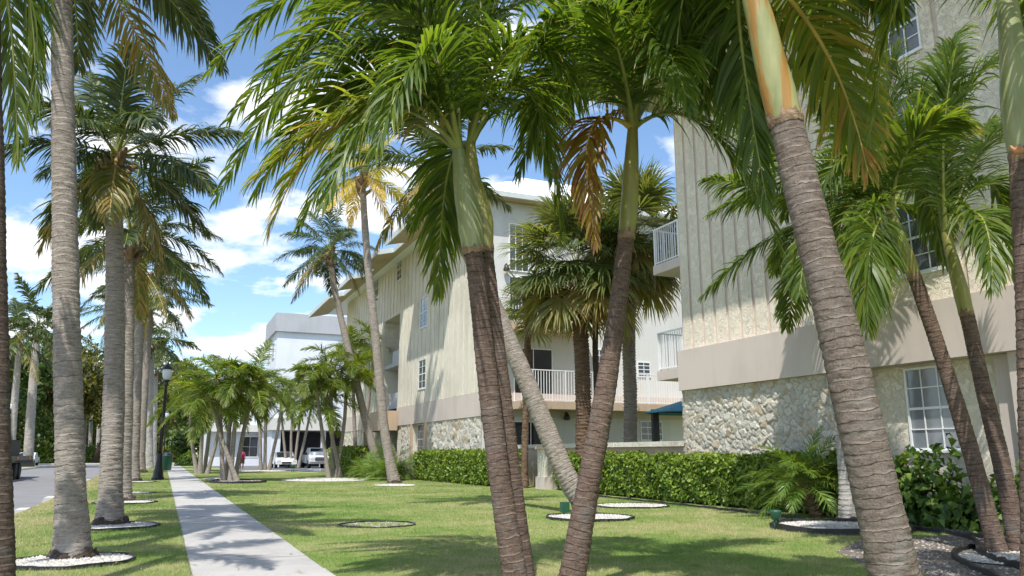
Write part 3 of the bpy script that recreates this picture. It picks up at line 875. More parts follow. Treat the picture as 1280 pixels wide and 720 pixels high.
# ------------------------------------------------------------------ coconut palms
ROW = 'coconut palms along the street verge'
row = [  # base px, crown px, radius, fronds, length, seed, each, label
    ((91, 699), (76, -75), 0.205, 20, 3.6, 31, True, 'tall grey coconut palm nearest the camera on the verge, its crown above the photo'),
    ((137, 657), (143, 225), 0.235, 19, 3.0, 32, True, 'second coconut palm on the verge, with ragged husks below its full crown'),
    ((153, 627), (162, 312), 0.24, 21, 3.7, 33, True, 'coconut palm just behind the second verge palm, with brownish hanging fronds'),
    ((166, 602), (176, 352), 0.30, 20, 4.6, 34, True, 'coconut palm standing before the lamp post, on a bulging root mass'),
    ((175, 591), (188, 385), 0.34, 20, 5.6, 35, False, 'coconut palm on the verge just left of the lamp post foot'),
    ((162, 584), (150, 398), 0.38, 20, 6.2, 36, False, 'distant coconut palm of the verge row, beyond the lamp post'),
]
for (bx, by), (cx, cy), r, nf, L, sd, each, lab in row:
    bp = G(bx, by); d = DIST(bp)
    coconut(lab, bp, W(cx, cy, d), ROW, r=r, nf=nf, L=L, seed=sd, each=each, lmax=0.95 if each else 1.2, n=86 if each else 60, wind=(0.08, 0, 0), lw=.05 if each else .10)
for (bx, by), cy, r, sd, lab in (((186, 586), 440, 0.42, 41, 'smooth pale royal palm trunk beside the lamp post'), ((191, 581), 470, 0.45, 42, 'thinner pale royal palm behind the lamp post')):
    bp = G(bx, by); d = DIST(bp)
    coconut(lab, bp, W(bx + 3, cy, d), 'pale royal palms at the far end of the verge', r=r, nf=16, L=5.5, seed=sd, each=False, lmax=1.3, n=48, lw=.12, tr=M_trunk_pale, roots=False, flare=1.3, dead=1)

bp = G(737, 641); d = DIST(bp)
coconut('steeply leaning thick coconut palm rising left from the pebble ring', bp, W(545, 235, d + 0.5), None, r=0.27, nf=14, L=3.0, seed=51, mids=(W(706, 590, d), W(655, 470, d + .2), W(600, 345, d + .4)), flare=1.05, roots=False)
bp = G(493, 604); d = DIST(bp)
coconut('slender coconut palm with golden yellow fronds in front of the cream building', bp, W(453, 232, d), None, r=0.245, nf=15, L=3.6, seed=52, mids=(W(481, 540, d), W(470, 430, d), W(459, 320, d)), leaf=M_gold, dead=4, lmax=1.0, n=76)
bp = G(477, 600); d = DIST(bp) + 6
b0 = W(477, 594, d); b0.z = 0
coconut('leaning coconut palm with grey-green crown, left of the yellow-fronded one', b0, W(413, 325, d), None, r=0.26, nf=23, L=4.2, seed=53, mids=(W(462, 545, d), W(440, 455, d), W(420, 370, d)), dead=3, lmax=1.15, n=80)

# ------------------------------------------------------------------ clumps of short palms along the walk
def clump(label, base, D, feet, heads, r, L, seed, group, nf=11, lmax=0.9, n=56):
    g = np.random.default_rng(seed)
    t = thing('palm_clump', label, 'palm clump', base, group)
    for (fx, fy), (hx, hy) in zip(feet, heads):
        dd = D + g.uniform(-0.8, 0.8)
        f = W(fx, fy, dd); f.z = -0.05; h = W(hx, hy, dd)
        mid = f.lerp(h, 0.5) + Vector((g.normal(0, .12), g.normal(0, .12), 0))
        s0 = f.lerp(h, 0.76); s1 = h
        link('trunk', stem_mesh('trunk', [f, mid.lerp(f.lerp(h, .5), .3), s0], [(0, r * 1.35), (.15, r), (1, r * .8)], M_trunk_grey, freq=8, ring=0.03, ns=10, ds=0.08, g=g), t)
        link('crownshaft', stem_mesh('crownshaft', [s0, s0.lerp(s1, .5), s1], [(0, r * .85), (.3, r * 1.0), (1, r * .5)], M_shaft, freq=1, ring=0, ns=10, ds=0.1, rough=0.004, g=g), t)
        cs = auto_ctrl(h, nf + int(g.integers(-3, 3)), L * g.uniform(.85, 1.15), g, el=(74, -28), bend=(0.7, 1.9), phase=g.uniform(0, 6))
        crown(t, cs, [M_frond, M_rachis], False, lmax=lmax, n=n, w=0.06, pet=0.15, droop=0.8, lift=0.25, tint=(0.25, 0.8), r0=0.04, g=g, sec=3)
    return t
WALKC = 'clumps of short palms on the lawn beside the walk'
bp = G(286, 602)
clump('five-stemmed palm clump in a dark mulch ring right beside the sidewalk', bp, DIST(bp), [(279, 600), (283, 601), (288, 601), (293, 601), (297, 601)], [(272, 472), (290, 490), (300, 470), (318, 478), (262, 500)], 0.14, 3.0, 61, WALKC, 12)
bp = G(252, 592)
clump('dense palm clump at the sidewalk edge, farther off near the round bushes', bp, DIST(bp), [(246, 592), (250, 592), (255, 592), (259, 592)], [(236, 495), (250, 475), (266, 488), (280, 505)], 0.17, 3.7, 62, WALKC, 12, 0.95)
bp = G(330, 588)
clump('three-stemmed palm clump left of the parked white car', bp, DIST(bp), [(326, 588), (331, 588), (336, 588)], [(318, 490), (333, 478), (356, 490)], 0.17, 4.0, 63, WALKC, 12, 1.0)
bp = G(366, 584)
clump('palm clump in front of the dark carport, between the two white vehicles', bp, DIST(bp), [(358, 585), (364, 584), (368, 584), (373, 584)], [(350, 500), (366, 505), (378, 500), (394, 488)], 0.17, 4.2, 64, WALKC, 12, 1.0)
bp = G(417, 597)
clump('palm clump on the pale sandy patch at the corner of the cream building', bp, DIST(bp), [(411, 597), (416, 597), (420, 597), (426, 597)], [(393, 470), (412, 455), (436, 470), (405, 498)], 0.14, 3.0, 65, WALKC, 12, 0.9)
b0 = W(452, 590, 66); b0.z = 0
clump('tall green palm clump against the recess of the cream building', b0, 66, [(446, 590), (452, 590)], [(440, 440), (468, 432)], 0.17, 3.6, 66, WALKC, 13, 1.0)

# ------------------------------------------------------------------ fan palms in the courtyard
def fan_arrays(c, d, up, rad, nseg, g, tint, droop):
    """one costapalmate leaf: narrow segments spreading from a hub"""
    d = unit(np.array(d, float)); up = np.array(up, float)
    S = unit(np.cross(d, up)); N = np.cross(S, d)
    an = np.radians(np.linspace(-125, 125, nseg) + g.normal(0, 2, nseg))[:, None]
    D = unit(np.cos(an) * d + np.sin(an) * S + N * 0.18 * np.cos(an * 2) + g.normal(0, .06, (nseg, 3)))
    L = rad * (0.72 + 0.28 * np.cos(an[:, 0] * .7)) * g.uniform(.88, 1.06, nseg)
    pts = [np.repeat(np.array(c, float)[None], nseg, 0)]; dirs = [D]
    for k in range(4):
        pts.append(pts[-1] + dirs[-1] * (L * (0.32, 0.28, 0.22, 0.18)[k])[:, None])
        dirs.append(unit(dirs[-1] + np.array([0, 0, -1.0]) * droop * (0.05, 0.25, 0.7, 0.9)[k]))
    wp = (0.15, 0.85, 0.75, 0.4, 0.05)
    rows = []
    for k in range(5):
        wd = unit(np.cross(dirs[k], N + 0.5 * g.normal(0, .3, (nseg, 1)) * S))
        half = wd * rad * 0.032 * wp[k]
        rows.append(np.stack([pts[k] - half, pts[k] + half], 1))
    V = np.stack(rows, 1).reshape(-1, 3)
    i0 = (np.arange(nseg) * 10)[:, None] + (np.arange(4) * 2)[None]
    Q = np.stack([i0, i0 + 1, i0 + 3, i0 + 2], -1).reshape(-1, 4)
    A = np.repeat(np.clip(tint + g.normal(0, .08, nseg), 0, 1), 10)
    U = np.tile(np.repeat(np.linspace(0, 1, 5), 2), nseg)
    return V, Q, A, U, np.zeros(len(Q), int)

def petiole(p, q, r):
    p, q = np.array(p, float), np.array(q, float)
    m = (p + q) / 2 + np.array([0, 0, 0.08])
    V, Q, A, U, M = frond_arrays(p, m, q, n=2, lmax=0.001, w=0.0001, r0=r)
    return V, Q, A, U, M

def fan_palm(label, px, D, head, r, nleaf, seed, L=1.5, rad=1.05, tmat=M_trunk_sabal, group=None, low=-75):
    g = np.random.default_rng(seed)
    pts = [W(x, y, D) for x, y in px]
    f = pts[0].copy(); f.z = 0
    t = thing('fan_palm', label, 'fan palm', f, group)
    link('trunk', stem_mesh('trunk', [f] + pts[1:], [(0, r * 1.3), (.1, r), (.85, r), (1, r * 1.25)], tmat, freq=7, ring=0.10, ns=16, ds=0.03, rough=0.05, g=g), t)
    c = W(head[0], head[1], D)
    for i in range(nleaf):
        f_ = (i + .5) / nleaf
        e = R(88 + (low - 88) * f_ + g.normal(0, 6)); az = i * 2.39996 + g.normal(0, .2)
        d = np.array([math.cos(e) * math.cos(az), math.cos(e) * math.sin(az), math.sin(e)])
        hub = np.array(c) + d * L * g.uniform(.75, 1.1)
        d2 = unit(d + np.array([0, 0, -0.35 - 0.4 * f_]))
        tn = g.uniform(.25, .6) if f_ < .72 else g.uniform(.5, .95)
        arr = merge([fan_arrays(hub, d2, (0, 0, 1) if abs(d2[2]) < .9 else (math.cos(az), math.sin(az), .2), rad * g.uniform(.85, 1.1), 46, g, tn + .1, 0.55 + 0.6 * f_), petiole(c, hub, 0.022)])
        link('fan_leaf', leaf_mesh('fan_leaf', arr, [M_fan, M_rachis]), t)
    b = MB()
    for i in range(16):
        az = i * 2.4; d = Vector((math.cos(az), math.sin(az), 0)); p = Vector(c) + Vector((0, 0, -0.9 + 0.06 * i))
        b.tube([p + d * r * .7, p + d * r * 1.7 + Vector((0, 0, .2)), p + d * r * (2.0 + g.uniform(0, .8)) + Vector((0, 0, .42))], [.06, .045, .02], 5)
    b.build('leaf_bases', M_husk, t)
    return t
SAB = 'fan palms in the courtyard behind the low wall'
fan_palm('fan palm with orange-brown trunk and broad drooping crown behind the low wall', [(728, 575), (729, 500), (726, 420), (722, 352)], 35, (722, 340), 0.33, 60, 71, L=2.3, rad=1.95, group=SAB, low=-58)
fan_palm('fan palm with greyer trunk standing nearest the stone corner, behind the low wall', [(787, 575), (788, 500), (786, 420), (790, 330)], 37, (792, 300), 0.30, 56, 72, L=2.3, rad=1.95, group=SAB, tmat=M_trunk_grey)
fan_palm('low young fan palm hanging leaves in front of the courtyard balcony', [(655, 575), (658, 480), (660, 420), (662, 400)], 38.4, (662, 395), 0.16, 12, 73, L=1.3, rad=1.5, group=SAB, low=-35)
p0 = W(742, 575, 35.5); p0.z = 0
tt = thing('slender_palm', 'thin dark bare palm stem close beside the orange-brown fan palm', 'palm tree', p0)
link('trunk', stem_mesh('trunk', [p0, W(746, 500, 35.5), W(744, 430, 35.5), W(748, 350, 35.5)], [(0, .16), (1, .12)], M_trunk_dark, freq=7, ring=0.03, ns=10, ds=0.06), tt)
crown(tt, auto_ctrl(W(748, 348, 35.5), 10, 2.4, np.random.default_rng(3), el=(75, -30)), [M_frond, M_rachis], False, lmax=0.6, n=36, w=0.06, sec=3, g=np.random.default_rng(4))

# ------------------------------------------------------------------ feathery shrubs, hedges, broad-leaved shrubs
def feathery(label, base, nf, L, seed, stem=None, group=None, mat_=M_fern, z0=0.1):
    g = np.random.default_rng(seed)
    base = Vector(base)
    t = thing('feathery_palm', label, 'small palm', base, group)
    c = base + Vector((0, 0, z0))
    if stem:
        c = base + Vector(stem)
        link('trunk', stem_mesh('trunk', [base, base.lerp(c, .5), c], [(0, .16), (.8, .11), (1, .14)], M_trunk_sabal, freq=14, ring=0.12, ns=14, ds=0.015, rough=0.06, g=g), t)
    crown(t, auto_ctrl(c, nf, L, g, el=(85, -15 if stem else 25), bend=(.6, 1.5), phase=1), [mat_, M_rachis], False, lmax=L * .27, n=46, w=0.022, pet=0.1, droop=0.5, lift=0.2, tint=(0.2, 0.9), r0=0.012, g=g, sec=3)
    return t
bp = PX(1022, 640, 15.3); bp.z = 0
feathery('small feathery date palm with stubby brown trunk before the stone wall', bp, 38, 1.6, 81, stem=(-0.25, 0.15, .85))
bp = G(478, 600); bp.x += .4
feathery('feathery light green shrub at the foot of the leaning coconut palms', bp, 60, 2.5, 82)
bp = G(452, 597); bp.x += .4
feathery('smaller feathery shrub left of the larger one, by the sandy patch', bp, 34, 1.9, 83)
bp = G(340, 580)
feathery('low feathery plant under the palms by the parking lot', bp, 26, 2.6, 84)

def cards(P, Nn, size, g, aspect=0.5, tint=(0, 1), up=0.4):
    n = len(P)
    d = unit(np.cross(Nn, g.normal(0, 1, (n, 3))) + np.array([0, 0, up]))
    s = unit(np.cross(d, Nn)); N = np.cross(s, d)
    L = (size * g.uniform(.6, 1.25, n))[:, None]; w_ = L * aspect
    fold = N * w_ * g.uniform(.1, .5, n)[:, None]
    b0 = P; q1 = P + d * L * .6 - s * w_ * .5 + fold; q2 = P + d * L - N * L * .12; q3 = P + d * L * .6 + s * w_ * .5 + fold
    V = np.stack([b0, q1, q2, q3], 1).reshape(-1, 3)
    Q = np.arange(4 * n).reshape(n, 4)
    A = np.repeat(g.uniform(*tint, n), 4)
    return V, Q, A, np.tile([0, .5, 1, .5], n), np.zeros(n, int)

def hedge(label, line, depth, height, nleaf, size, seed, matl=M_hedge, group='clipped hedges at the foot of the buildings', name='hedge'):
    """line: two ground points of the front edge; the body lies to the right of it (+X)"""
    g = np.random.default_rng(seed)
    a, b_ = np.array(line[0], float)[:2], np.array(line[1], float)[:2]
    L = np.linalg.norm(b_ - a); u = (b_ - a) / L; nrm = np.array([u[1], -u[0]])
    if nrm[0] < 0: nrm = -nrm
    t = thing(name, label, 'hedge', (a[0], a[1], 0), group)
    s = g.uniform(0, L, nleaf)
    bumpy = 0.10 * np.sin(s * 2.3 + seed) + 0.07 * np.sin(s * 5.1) + 0.05 * np.sin(s * 11)
    H = height + bumpy
    face = g.uniform(0, 1, nleaf)
    q = g.exponential(0.09, nleaf).clip(0, .5)
    front, top = face < .58, (face >= .58) & (face < .86)
    dd = np.where(front, q + 0.06 * np.sin(s * 3.7) * np.sin(s * 1.3 + 2), np.where(top, g.uniform(0, depth, nleaf), depth - q))
    z = np.where(top, H - q * .8, g.uniform(0.02, 1, nleaf) ** .8 * H)
    dd = dd + 0.10 * (np.sin(s * 4.3 + z * 5) * .5) + np.where(front, .12 * (1 - z / height) ** 2, 0)
    P = np.stack([a[0] + u[0] * s + nrm[0] * dd, a[1] + u[1] * s + nrm[1] * dd, z], 1)
    out = np.where(front[:, None], np.array([-nrm[0], -nrm[1], .35]), np.where(top[:, None], np.array([0, 0, 1.0]), np.array([nrm[0], nrm[1], .3])))
    Nn = unit(out + g.normal(0, .55, (nleaf, 3)))
    link('foliage', leaf_mesh('foliage', cards(P, Nn, size, g, .55), [matl]), t)
    m = MB()
    for i in range(int(L * 5)):
        x = g.uniform(.05, L - .05); y = g.uniform(.2, depth - .15); p = a + u * x + nrm * y
        p0 = Vector((p[0], p[1], 0)); tip = p0 + Vector((g.normal(0, .15), g.normal(0, .15), height * g.uniform(.6, .9)))
        m.tube([p0, p0.lerp(tip, .5) + Vector((g.normal(0, .05), g.normal(0, .05), 0)), tip], [.03, .022, .01], 5)
    m.build('stems', M_root, t)
    return t
hedge('long leafy green hedge below the stone wall of the nearer building', [(15.75, 23.4), (16.05, 14.6)], 1.15, 1.42, 30000, 0.16, 91)
hedge('leafy hedge along the farther cream building, left of the gate pillar', [(14.35, 48.5), (14.9, 35.2)], 1.1, 1.6, 22000, 0.17, 92)
hedge('short leafy hedge between the gate pillar and the leaning coconut trunk', [(16.2, 32.6), (15.85, 23.7)], 1.0, 1.45, 16000, 0.16, 93)
hedge('yellow-green clipped bush at the corner by the sandy patch', [(12.4, 66.0), (12.2, 55.5)], 1.8, 1.9, 7000, 0.22, 94)

def bush(label, c, rx, ry, h, n, size, seed, matl, cat='bush', name='bush', group=None, stems=True):
    g = np.random.default_rng(seed)
    c = Vector(c)
    t = thing(name, label, cat, c, group)
    d = unit(g.normal(0, 1, (n, 3))); d[:, 2] = np.abs(d[:, 2]) * 1.1 - .1
    k = (g.uniform(0, 1, n) ** .35 * (1 + .14 * np.sin(d[:, 0] * 5 + 1) + .12 * np.sin(d[:, 1] * 6 + d[:, 2] * 4)))[:, None]
    P = np.array(c) + d * k * np.array([rx, ry, h]) ; P[:, 2] = np.maximum(P[:, 2], .03)
    link('foliage', leaf_mesh('foliage', cards(P, unit(d + np.array([0, 0, .4]) + g.normal(0, .5, (n, 3))), size, g, .6), [matl]), t)
    if stems:
        m = MB()
        for i in range(9):
            a = i * 2.4; p = c + Vector((math.cos(a) * rx * .15, math.sin(a) * ry * .15, 0)); q = c + Vector((math.cos(a) * rx * .6, math.sin(a) * ry * .6, h * g.uniform(.5, .85)))
            m.tube([p, p.lerp(q, .5) + Vector((0, 0, h * .12)), q], [.025, .018, .008], 5)
        m.build('stems', M_root, t)
    return t
SHR = 'broad-leaved shrubs under the nearer building'
bush('large broad-leaved shrub below the sash window of the nearer building', PX(1165, 640, 16.2).to_2d().to_3d(), 0.75, 1.15, 1.75, 900, 0.26, 95, M_shrub, 'shrub', 'shrub', SHR)
bush('lighter broad-leaved shrub just right of the big leaning trunk', PX(1120, 640, 16.0).to_2d().to_3d(), 0.6, 0.7, 1.35, 520, 0.24, 96, M_shrub, 'shrub', 'shrub', SHR)
bush('low shrub between the window shrub and the pair of palms', PX(1212, 645, 15.9).to_2d().to_3d(), 0.6, 0.75, 0.95, 420, 0.24, 97, M_shrub, 'shrub', 'shrub', SHR)
bush('dark shrub at the right edge behind the pair of palms', PX(1272, 650, 15.7).to_2d().to_3d(), 0.7, 0.7, 1.25, 480, 0.24, 98, M_shrub, 'shrub', 'shrub', SHR)
RB = 'round clipped bushes beside the far sidewalk'
bush('round clipped bush beside the far sidewalk, the nearer and larger of two', G(236, 582), 1.5, 1.5, 1.75, 2600, 0.3, 99, M_hedge, group=RB)
bush('small clipped bush by the sidewalk, farther than the round one', G(224, 578), 1.3, 2.0, 1.5, 1800, 0.32, 100, M_hedge, group=RB)
# ------------------------------------------------------------------ buildings
def win_x(parent, X, y0, y1, z0, z1, cols, rows, glassm=M_glass, depth=0.06, fw=0.055, label=None, meet=True):
    """sash window in a wall facing -X; frame with muntins, pane a sub-part"""
    b = MB()
    b.box(X - depth, X + .02, y0, y0 + fw, z0, z1); b.box(X - depth, X + .02, y1 - fw, y1, z0, z1)
    b.box(X - depth, X + .02, y0 + fw, y1 - fw, z0, z0 + fw); b.box(X - depth, X + .02, y0 + fw, y1 - fw, z1 - fw, z1)
    b.box(X - depth - .05, X + .02, y0 - .04, y1 + .04, z0 - .06, z0 - .002)
    for i in range(1, cols):
        y = y0 + (y1 - y0) * i / cols
        b.box(X - depth + .018, X - .012, y - .014, y + .014, z0 + fw, z1 - fw)
    for i in range(1, rows):
        z = z0 + (z1 - z0) * i / rows
        th = .032 if (meet and i == rows // 2) else .014
        b.box(X - depth + .012, X - .010, y0 + fw, y1 - fw, z - th, z + th)
    f = b.build('window', M_white, parent, label=label)
    p = MB(); p.box(X - .022, X - .014, y0 + fw, y1 - fw, z0 + fw, z1 - fw)
    link('pane', p.mesh('pane', glassm), f, world=False)
    return f

def win_y(parent, Y, x0, x1, z0, z1, cols, rows, glassm=M_glass, depth=0.06, fw=0.06, label=None, name='window'):
    b = MB()
    b.box(x0, x0 + fw, Y - depth, Y + .02, z0, z1); b.box(x1 - fw, x1, Y - depth, Y + .02, z0, z1)
    b.box(x0 + fw, x1 - fw, Y - depth, Y + .02, z0, z0 + fw); b.box(x0 + fw, x1 - fw, Y - depth, Y + .02, z1 - fw, z1)
    for i in range(1, cols):
        x = x0 + (x1 - x0) * i / cols
        b.box(x - .022, x + .022, Y - depth + .018, Y - .012, z0 + fw, z1 - fw)
    for i in range(1, rows):
        z = z0 + (z1 - z0) * i / rows
        b.box(x0 + fw, x1 - fw, Y - depth + .012, Y - .010, z - .022, z + .022)
    f = b.build(name, M_white, parent, label=label)
    p = MB(); p.box(x0 + fw, x1 - fw, Y - .022, Y - .014, z0 + fw, z1 - fw)
    link('pane', p.mesh('pane', glassm), f, world=False)
    return f

def railing(b, p, q, z0, z1, step=.13, post=1.9, r=.012):
    p, q = Vector((p[0], p[1], 0)), Vector((q[0], q[1], 0))
    L = (q - p).length; u = (q - p) / L; n = Vector((-u.y, u.x, 0))
    def bar(a, c, za, zb, w):
        A, Bv = p + u * a, p + u * c
        vs = [A - n * w, Bv - n * w, Bv + n * w, A + n * w]
        b.add([(v.x, v.y, za) for v in vs] + [(v.x, v.y, zb) for v in vs], [(0,3,2,1),(4,5,6,7),(0,1,5,4),(1,2,6,5),(2,3,7,6),(3,0,4,7)])
    bar(0, L, z1 - .05, z1, .03); bar(0, L, z0 + .06, z0 + .10, .02)
    k = max(2, int(L / step))
    for i in range(k + 1):
        s = L * i / k
        bar(max(0, s - r), min(L, s + r), z0 + .101, z1 - .051, r)
    k = max(1, round(L / post))
    for i in range(k + 1):
        s = min(max(L * i / k, .035), L - .035)
        bar(s - .034, s + .034, z0, z1 - .0505, .034)

def cobble(name, parent, X, y0, y1, z0, z1, step=.032, cell=.25, seed=1, ends=0.0):
    """rough coral-rock cladding facing -X: every stone bulges out of the mortar"""
    g = np.random.default_rng(seed)
    ny, nz = int((y1 - y0) / step) + 1, int((z1 - z0) / step) + 1
    yy, zz_ = np.meshgrid(np.linspace(y0, y1, ny), np.linspace(z0, z1, nz), indexing='ij')
    cy, cz = np.meshgrid(np.arange(y0 - cell, y1 + cell, cell), np.arange(z0 - cell, z1 + cell, cell * .85), indexing='ij')
    S = np.stack([cy.ravel(), cz.ravel()], 1) + g.uniform(-.42, .42, (cy.size, 2)) * cell
    S = S[g.uniform(0, 1, len(S)) < .88]
    wgt = g.uniform(-.03, .05, len(S)); tn = g.uniform(0, 1, len(S)) ; out = g.uniform(.35, 1, len(S)); tl = g.normal(0, .35, (len(S), 2))
    P = np.stack([yy.ravel(), zz_.ravel()], 1)
    P2 = P + .035 * np.stack([np.sin(P[:, 1] * 17 + P[:, 0] * 5), np.cos(P[:, 0] * 15 + P[:, 1] * 7)], 1)
    H = np.zeros(len(P)); Tn = np.zeros(len(P)); U = np.zeros(len(P))
    for a in range(0, len(P), 4000):
        q = P2[a:a + 4000]
        d = np.sqrt(((q[:, None] - S[None]) ** 2).sum(-1)) - wgt[None]
        ix = np.argsort(d, 1)[:, :2]; r = np.arange(len(q))
        e = d[r, ix[:, 1]] - d[r, ix[:, 0]]; i0 = ix[:, 0]
        dome = np.clip(e / .07, 0, 1) ** .6
        H[a:a + 4000] = dome * (.022 + .032 * out[i0]) + dome * ((q - S[i0]) * tl[i0]).sum(1) * .28
        Tn[a:a + 4000] = tn[i0]; U[a:a + 4000] = np.clip(1 - e / .03, 0, 1)
    H += g.normal(0, .004, len(H))
    edge = (np.minimum(yy.ravel() - y0, y1 - yy.ravel()) < step * .6)
    H[edge] *= .5
    V = np.stack([X - H, P[:, 0], P[:, 1]], 1)
    i = (np.arange(ny - 1)[:, None] * nz + np.arange(nz - 1)[None]).ravel()
    Q = np.stack([i, i + 1, i + nz + 1, i + nz], 1)
    return link(name, mesh_np(name, V, Q, M_rock, {'tint': Tn, 'u': U}, smooth=True), parent)

def panels(b, X, ya, yb, za, zb, joints, gap, holes, m=1, th=.10):
    """rough panels standing proud between the flat battens, leaving the window holes open"""
    ys = [ya] + sorted(joints) + [yb]
    for i in range(len(ys) - 1):
        y0, y1 = ys[i] + gap / 2, ys[i + 1] - gap / 2
        hs = sorted([h for h in holes if h[1] > y0 and h[0] < y1], key=lambda h: h[2])
        z = za
        for (h0, h1, hz0, hz1) in hs:
            if hz0 > z: b.box(X - th, X, y0, y1, z, hz0, m)
            if h0 > y0: b.box(X - th, X, y0, h0, hz0, hz1, m)
            if h1 < y1: b.box(X - th, X, h1, y1, hz0, hz1, m)
            z = hz1
        if zb > z: b.box(X - th, X, y0, y1, z, zb, m)

# ---- nearer building, right
XB = 17.1
B1 = thing('apartment_building', 'nearer apartment block with cream stucco panels, pink-grey band and coral stone base, at right', 'building', (XB, 23.6, 0))
wins1 = [(12.72, 14.15, 5.98, 7.9), (12.72, 14.15, 8.9, 10.8), (12.72, 14.15, 11.78, 13.6)]
wins1 += [(4.2, 5.6, z0, z1) for _, _, z0, z1 in wins1]
b = MB()
b.box(XB, 30, -8, 23.6, 5.25, 16.2, 0)
joints = [22.95 - .66 * i for i in range(9)] + [15.6, 14.55 + .02, 12.3, 10.2, 8.2, 6.2, 3.6, 1.5, -.6, -2.7, -5]
panels(b, XB, -8, 23.6 - .06, 5.262, 16.2, joints, .15, wins1, 1, .055)
b.build('wall', [M_batten, M_stucco1], B1)
b = MB(); b.box(XB - .2, 29, -8, 23.72, 3.82, 5.25); b.build('band', M_band, B1)
b = MB(); b.box(XB + .02, 29, 15.55, 23.62, -.1, 3.818); b.box(XB + .32, 29, 11.55, 15.548, -.1, 3.817); b.box(XB + .02, 29, -8, 11.25, -.1, 3.818); b.build('lower_wall', M_stucco1, B1)
b = MB(); b.box(XB - .04, XB + .4, 11.252, 11.55, -.1, 3.8165); b.box(XB + .2, XB + .318, 11.552, 12.05, -.1, 3.8165); b.build('pilaster', M_band, B1)
cobble('stone_cladding', B1, XB + .0, 15.56, 23.66, 0, 3.815, seed=3)
cobble('stone_cladding', B1, XB + .0, 2.0, 11.24, 0, 3.815, seed=4)
b = MB()
for k in range(26):      # stones seen end-on at the corner
    zc = .08 + k * .145
    b.box(XB - .06 - .05 * ((k * 7) % 3) / 3, XB + .5, 23.625, 23.70 + .05 * ((k * 5) % 4) / 4, zc, zc + .135)
b.build('corner_stones', M_rock, B1)
g0, g1y = PX(1134, 500, XB + .3).y, PX(1197, 500, XB + .3).y
win_x(B1, XB + .318, g1y, g0, 1.68, 3.74, 3, 4, M_glass_blind, label='white sash window with half-drawn blinds behind')
for h in wins1:
    win_x(B1, XB - .004, h[0] + .004, h[1] - .004, h[2] + .064, h[3] - .004, 3, 4)
# eaves
b = MB()
zr = lambda x, z0=16.1, x0=13.6: z0 + .25 * (x - x0)
b.prism([(13.7, 16.12), (16.95, 16.14), (30, 16.14), (30, 20.2), (13.7, 16.45)], 'y', -10, 26.6, 0)
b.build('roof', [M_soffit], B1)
b = MB(); b.box(13.56, 13.698, -10, 26.7, 16.08, 16.5); b.box(13.70, 30, 26.602, 26.7, 16.08, 16.5); b.build('fascia', M_fascia, B1)
for z in (4.34, 8.5):
    b = MB(); b.box(XB + .1, 20.5, 23.722, 25.5, z, z + .36)
    bal = b.build('balcony', M_band, B1)
    r_ = MB(); railing(r_, (XB + .16, 23.76), (XB + .16, 25.44), z + .361, z + 1.85); railing(r_, (XB + .2, 25.44), (20.4, 25.44), z + .361, z + 1.85)
    link('railing', r_.mesh('railing', M_white), bal, world=False)

# ---- farther cream building, middle
X2, Y2 = 16.0, 41.0
B2 = thing('apartment_building', 'farther cream apartment block with vertical ribs, notched eaves and white railings, mid photo', 'building', (X2, Y2, 0))
def rng_y(pa, pb, X=X2):
    a, c = PX(*pa, X), PX(*pb, X)
    return min(a.y, c.y), max(a.y, c.y)
def rng_z(pa, pb, X=X2):
    a, c = PX(*pa, X), PX(*pb, X)
    return min(a.z, c.z), max(a.z, c.z)
ya, yb = rng_y((526, 400), (535, 400)); yc, yd = rng_y((524, 467), (533, 467))
ye, yf = rng_y((497, 337), (503, 337)); yg, yh = rng_y((467, 362), (474, 362))
zA, zB_, zC, zD = rng_z((531, 371), (531, 410)), rng_z((529, 449), (529, 487)), rng_z((500, 323), (500, 351)), rng_z((471, 345), (471, 378))
YR0, YR1, YE = 58.4, 63.2, 78.5
w2a = [(ya, yb, *zA), (yc, yd, *zB_)]
w2b = [(ye, yf, *zC)]
w2c = [(yg, yh, *zD)]
ZR = PX(495, 395, X2).z
b = MB()
b.box(X2, 31, Y2, YR0, 4.98, 16.6, 0)
b.box(X2, 31, YR0, YR1, ZR, 16.598, 0)
b.box(X2, 31, YR1, YE, 4.98, 16.6, 0)
panels(b, X2, Y2 + .06, YR0 - .02, 4.99, 16.55, [Y2 + .95 * i for i in range(1, 18)], .16, w2a, th=.07)
panels(b, X2, YR0, YR1, ZR + .01, 16.55, [YR0 + .95 * i for i in range(1, 5)], .16, w2b, th=.07)
panels(b, X2, YR1 + .02, YE - .02, 4.99, 16.55, [YR1 + .95 * i for i in range(1, 16)], .16, w2c, th=.07)
b.build('wall', [M_stucco2, M_stucco2], B2)
b = MB(); b.box(18.2, 31, YR0 + .002, YR1 - .002, 0, ZR - .002)
for z in (5.0, 8.3):
    b.box(X2 + .1, 18.198, YR0 + .002, YR1 - .002, z, z + .3); b.box(X2 + .1, X2 + .25, YR0 + .004, YR1 - 2.4, z + .301, z + 1.2)
b.build('stair_recess', M_concrete_grey, B2)
b = MB(); b.box(X2 - .09, 31, Y2 - .08, YR0 - .002, 3.64, 4.978); b.box(X2 - .09, 31, YR1 + .002, YE, 3.64, 4.978); b.build('band', M_band, B2)
gy0, gy1 = rng_y((516, 550), (531, 550)); gz0, gz1 = 1.55, 3.60
b = MB(); b.box(X2 + .02, 31, Y2 + .002, gy0, 0, 3.638); b.box(X2 + .3, 31, gy0, gy1, 0, 3.637); b.box(X2 + .02, 31, gy1, YR0 - .002, 0, 3.638); b.box(X2 + .02, 31, YR1 + .002, YE, 0, 3.638)
b.build('lower_wall', M_stucco2, B2)
cobble('stone_cladding', B2, X2, Y2 + .01, gy0 - .6, 0, 3.635, .06, .42, 5)
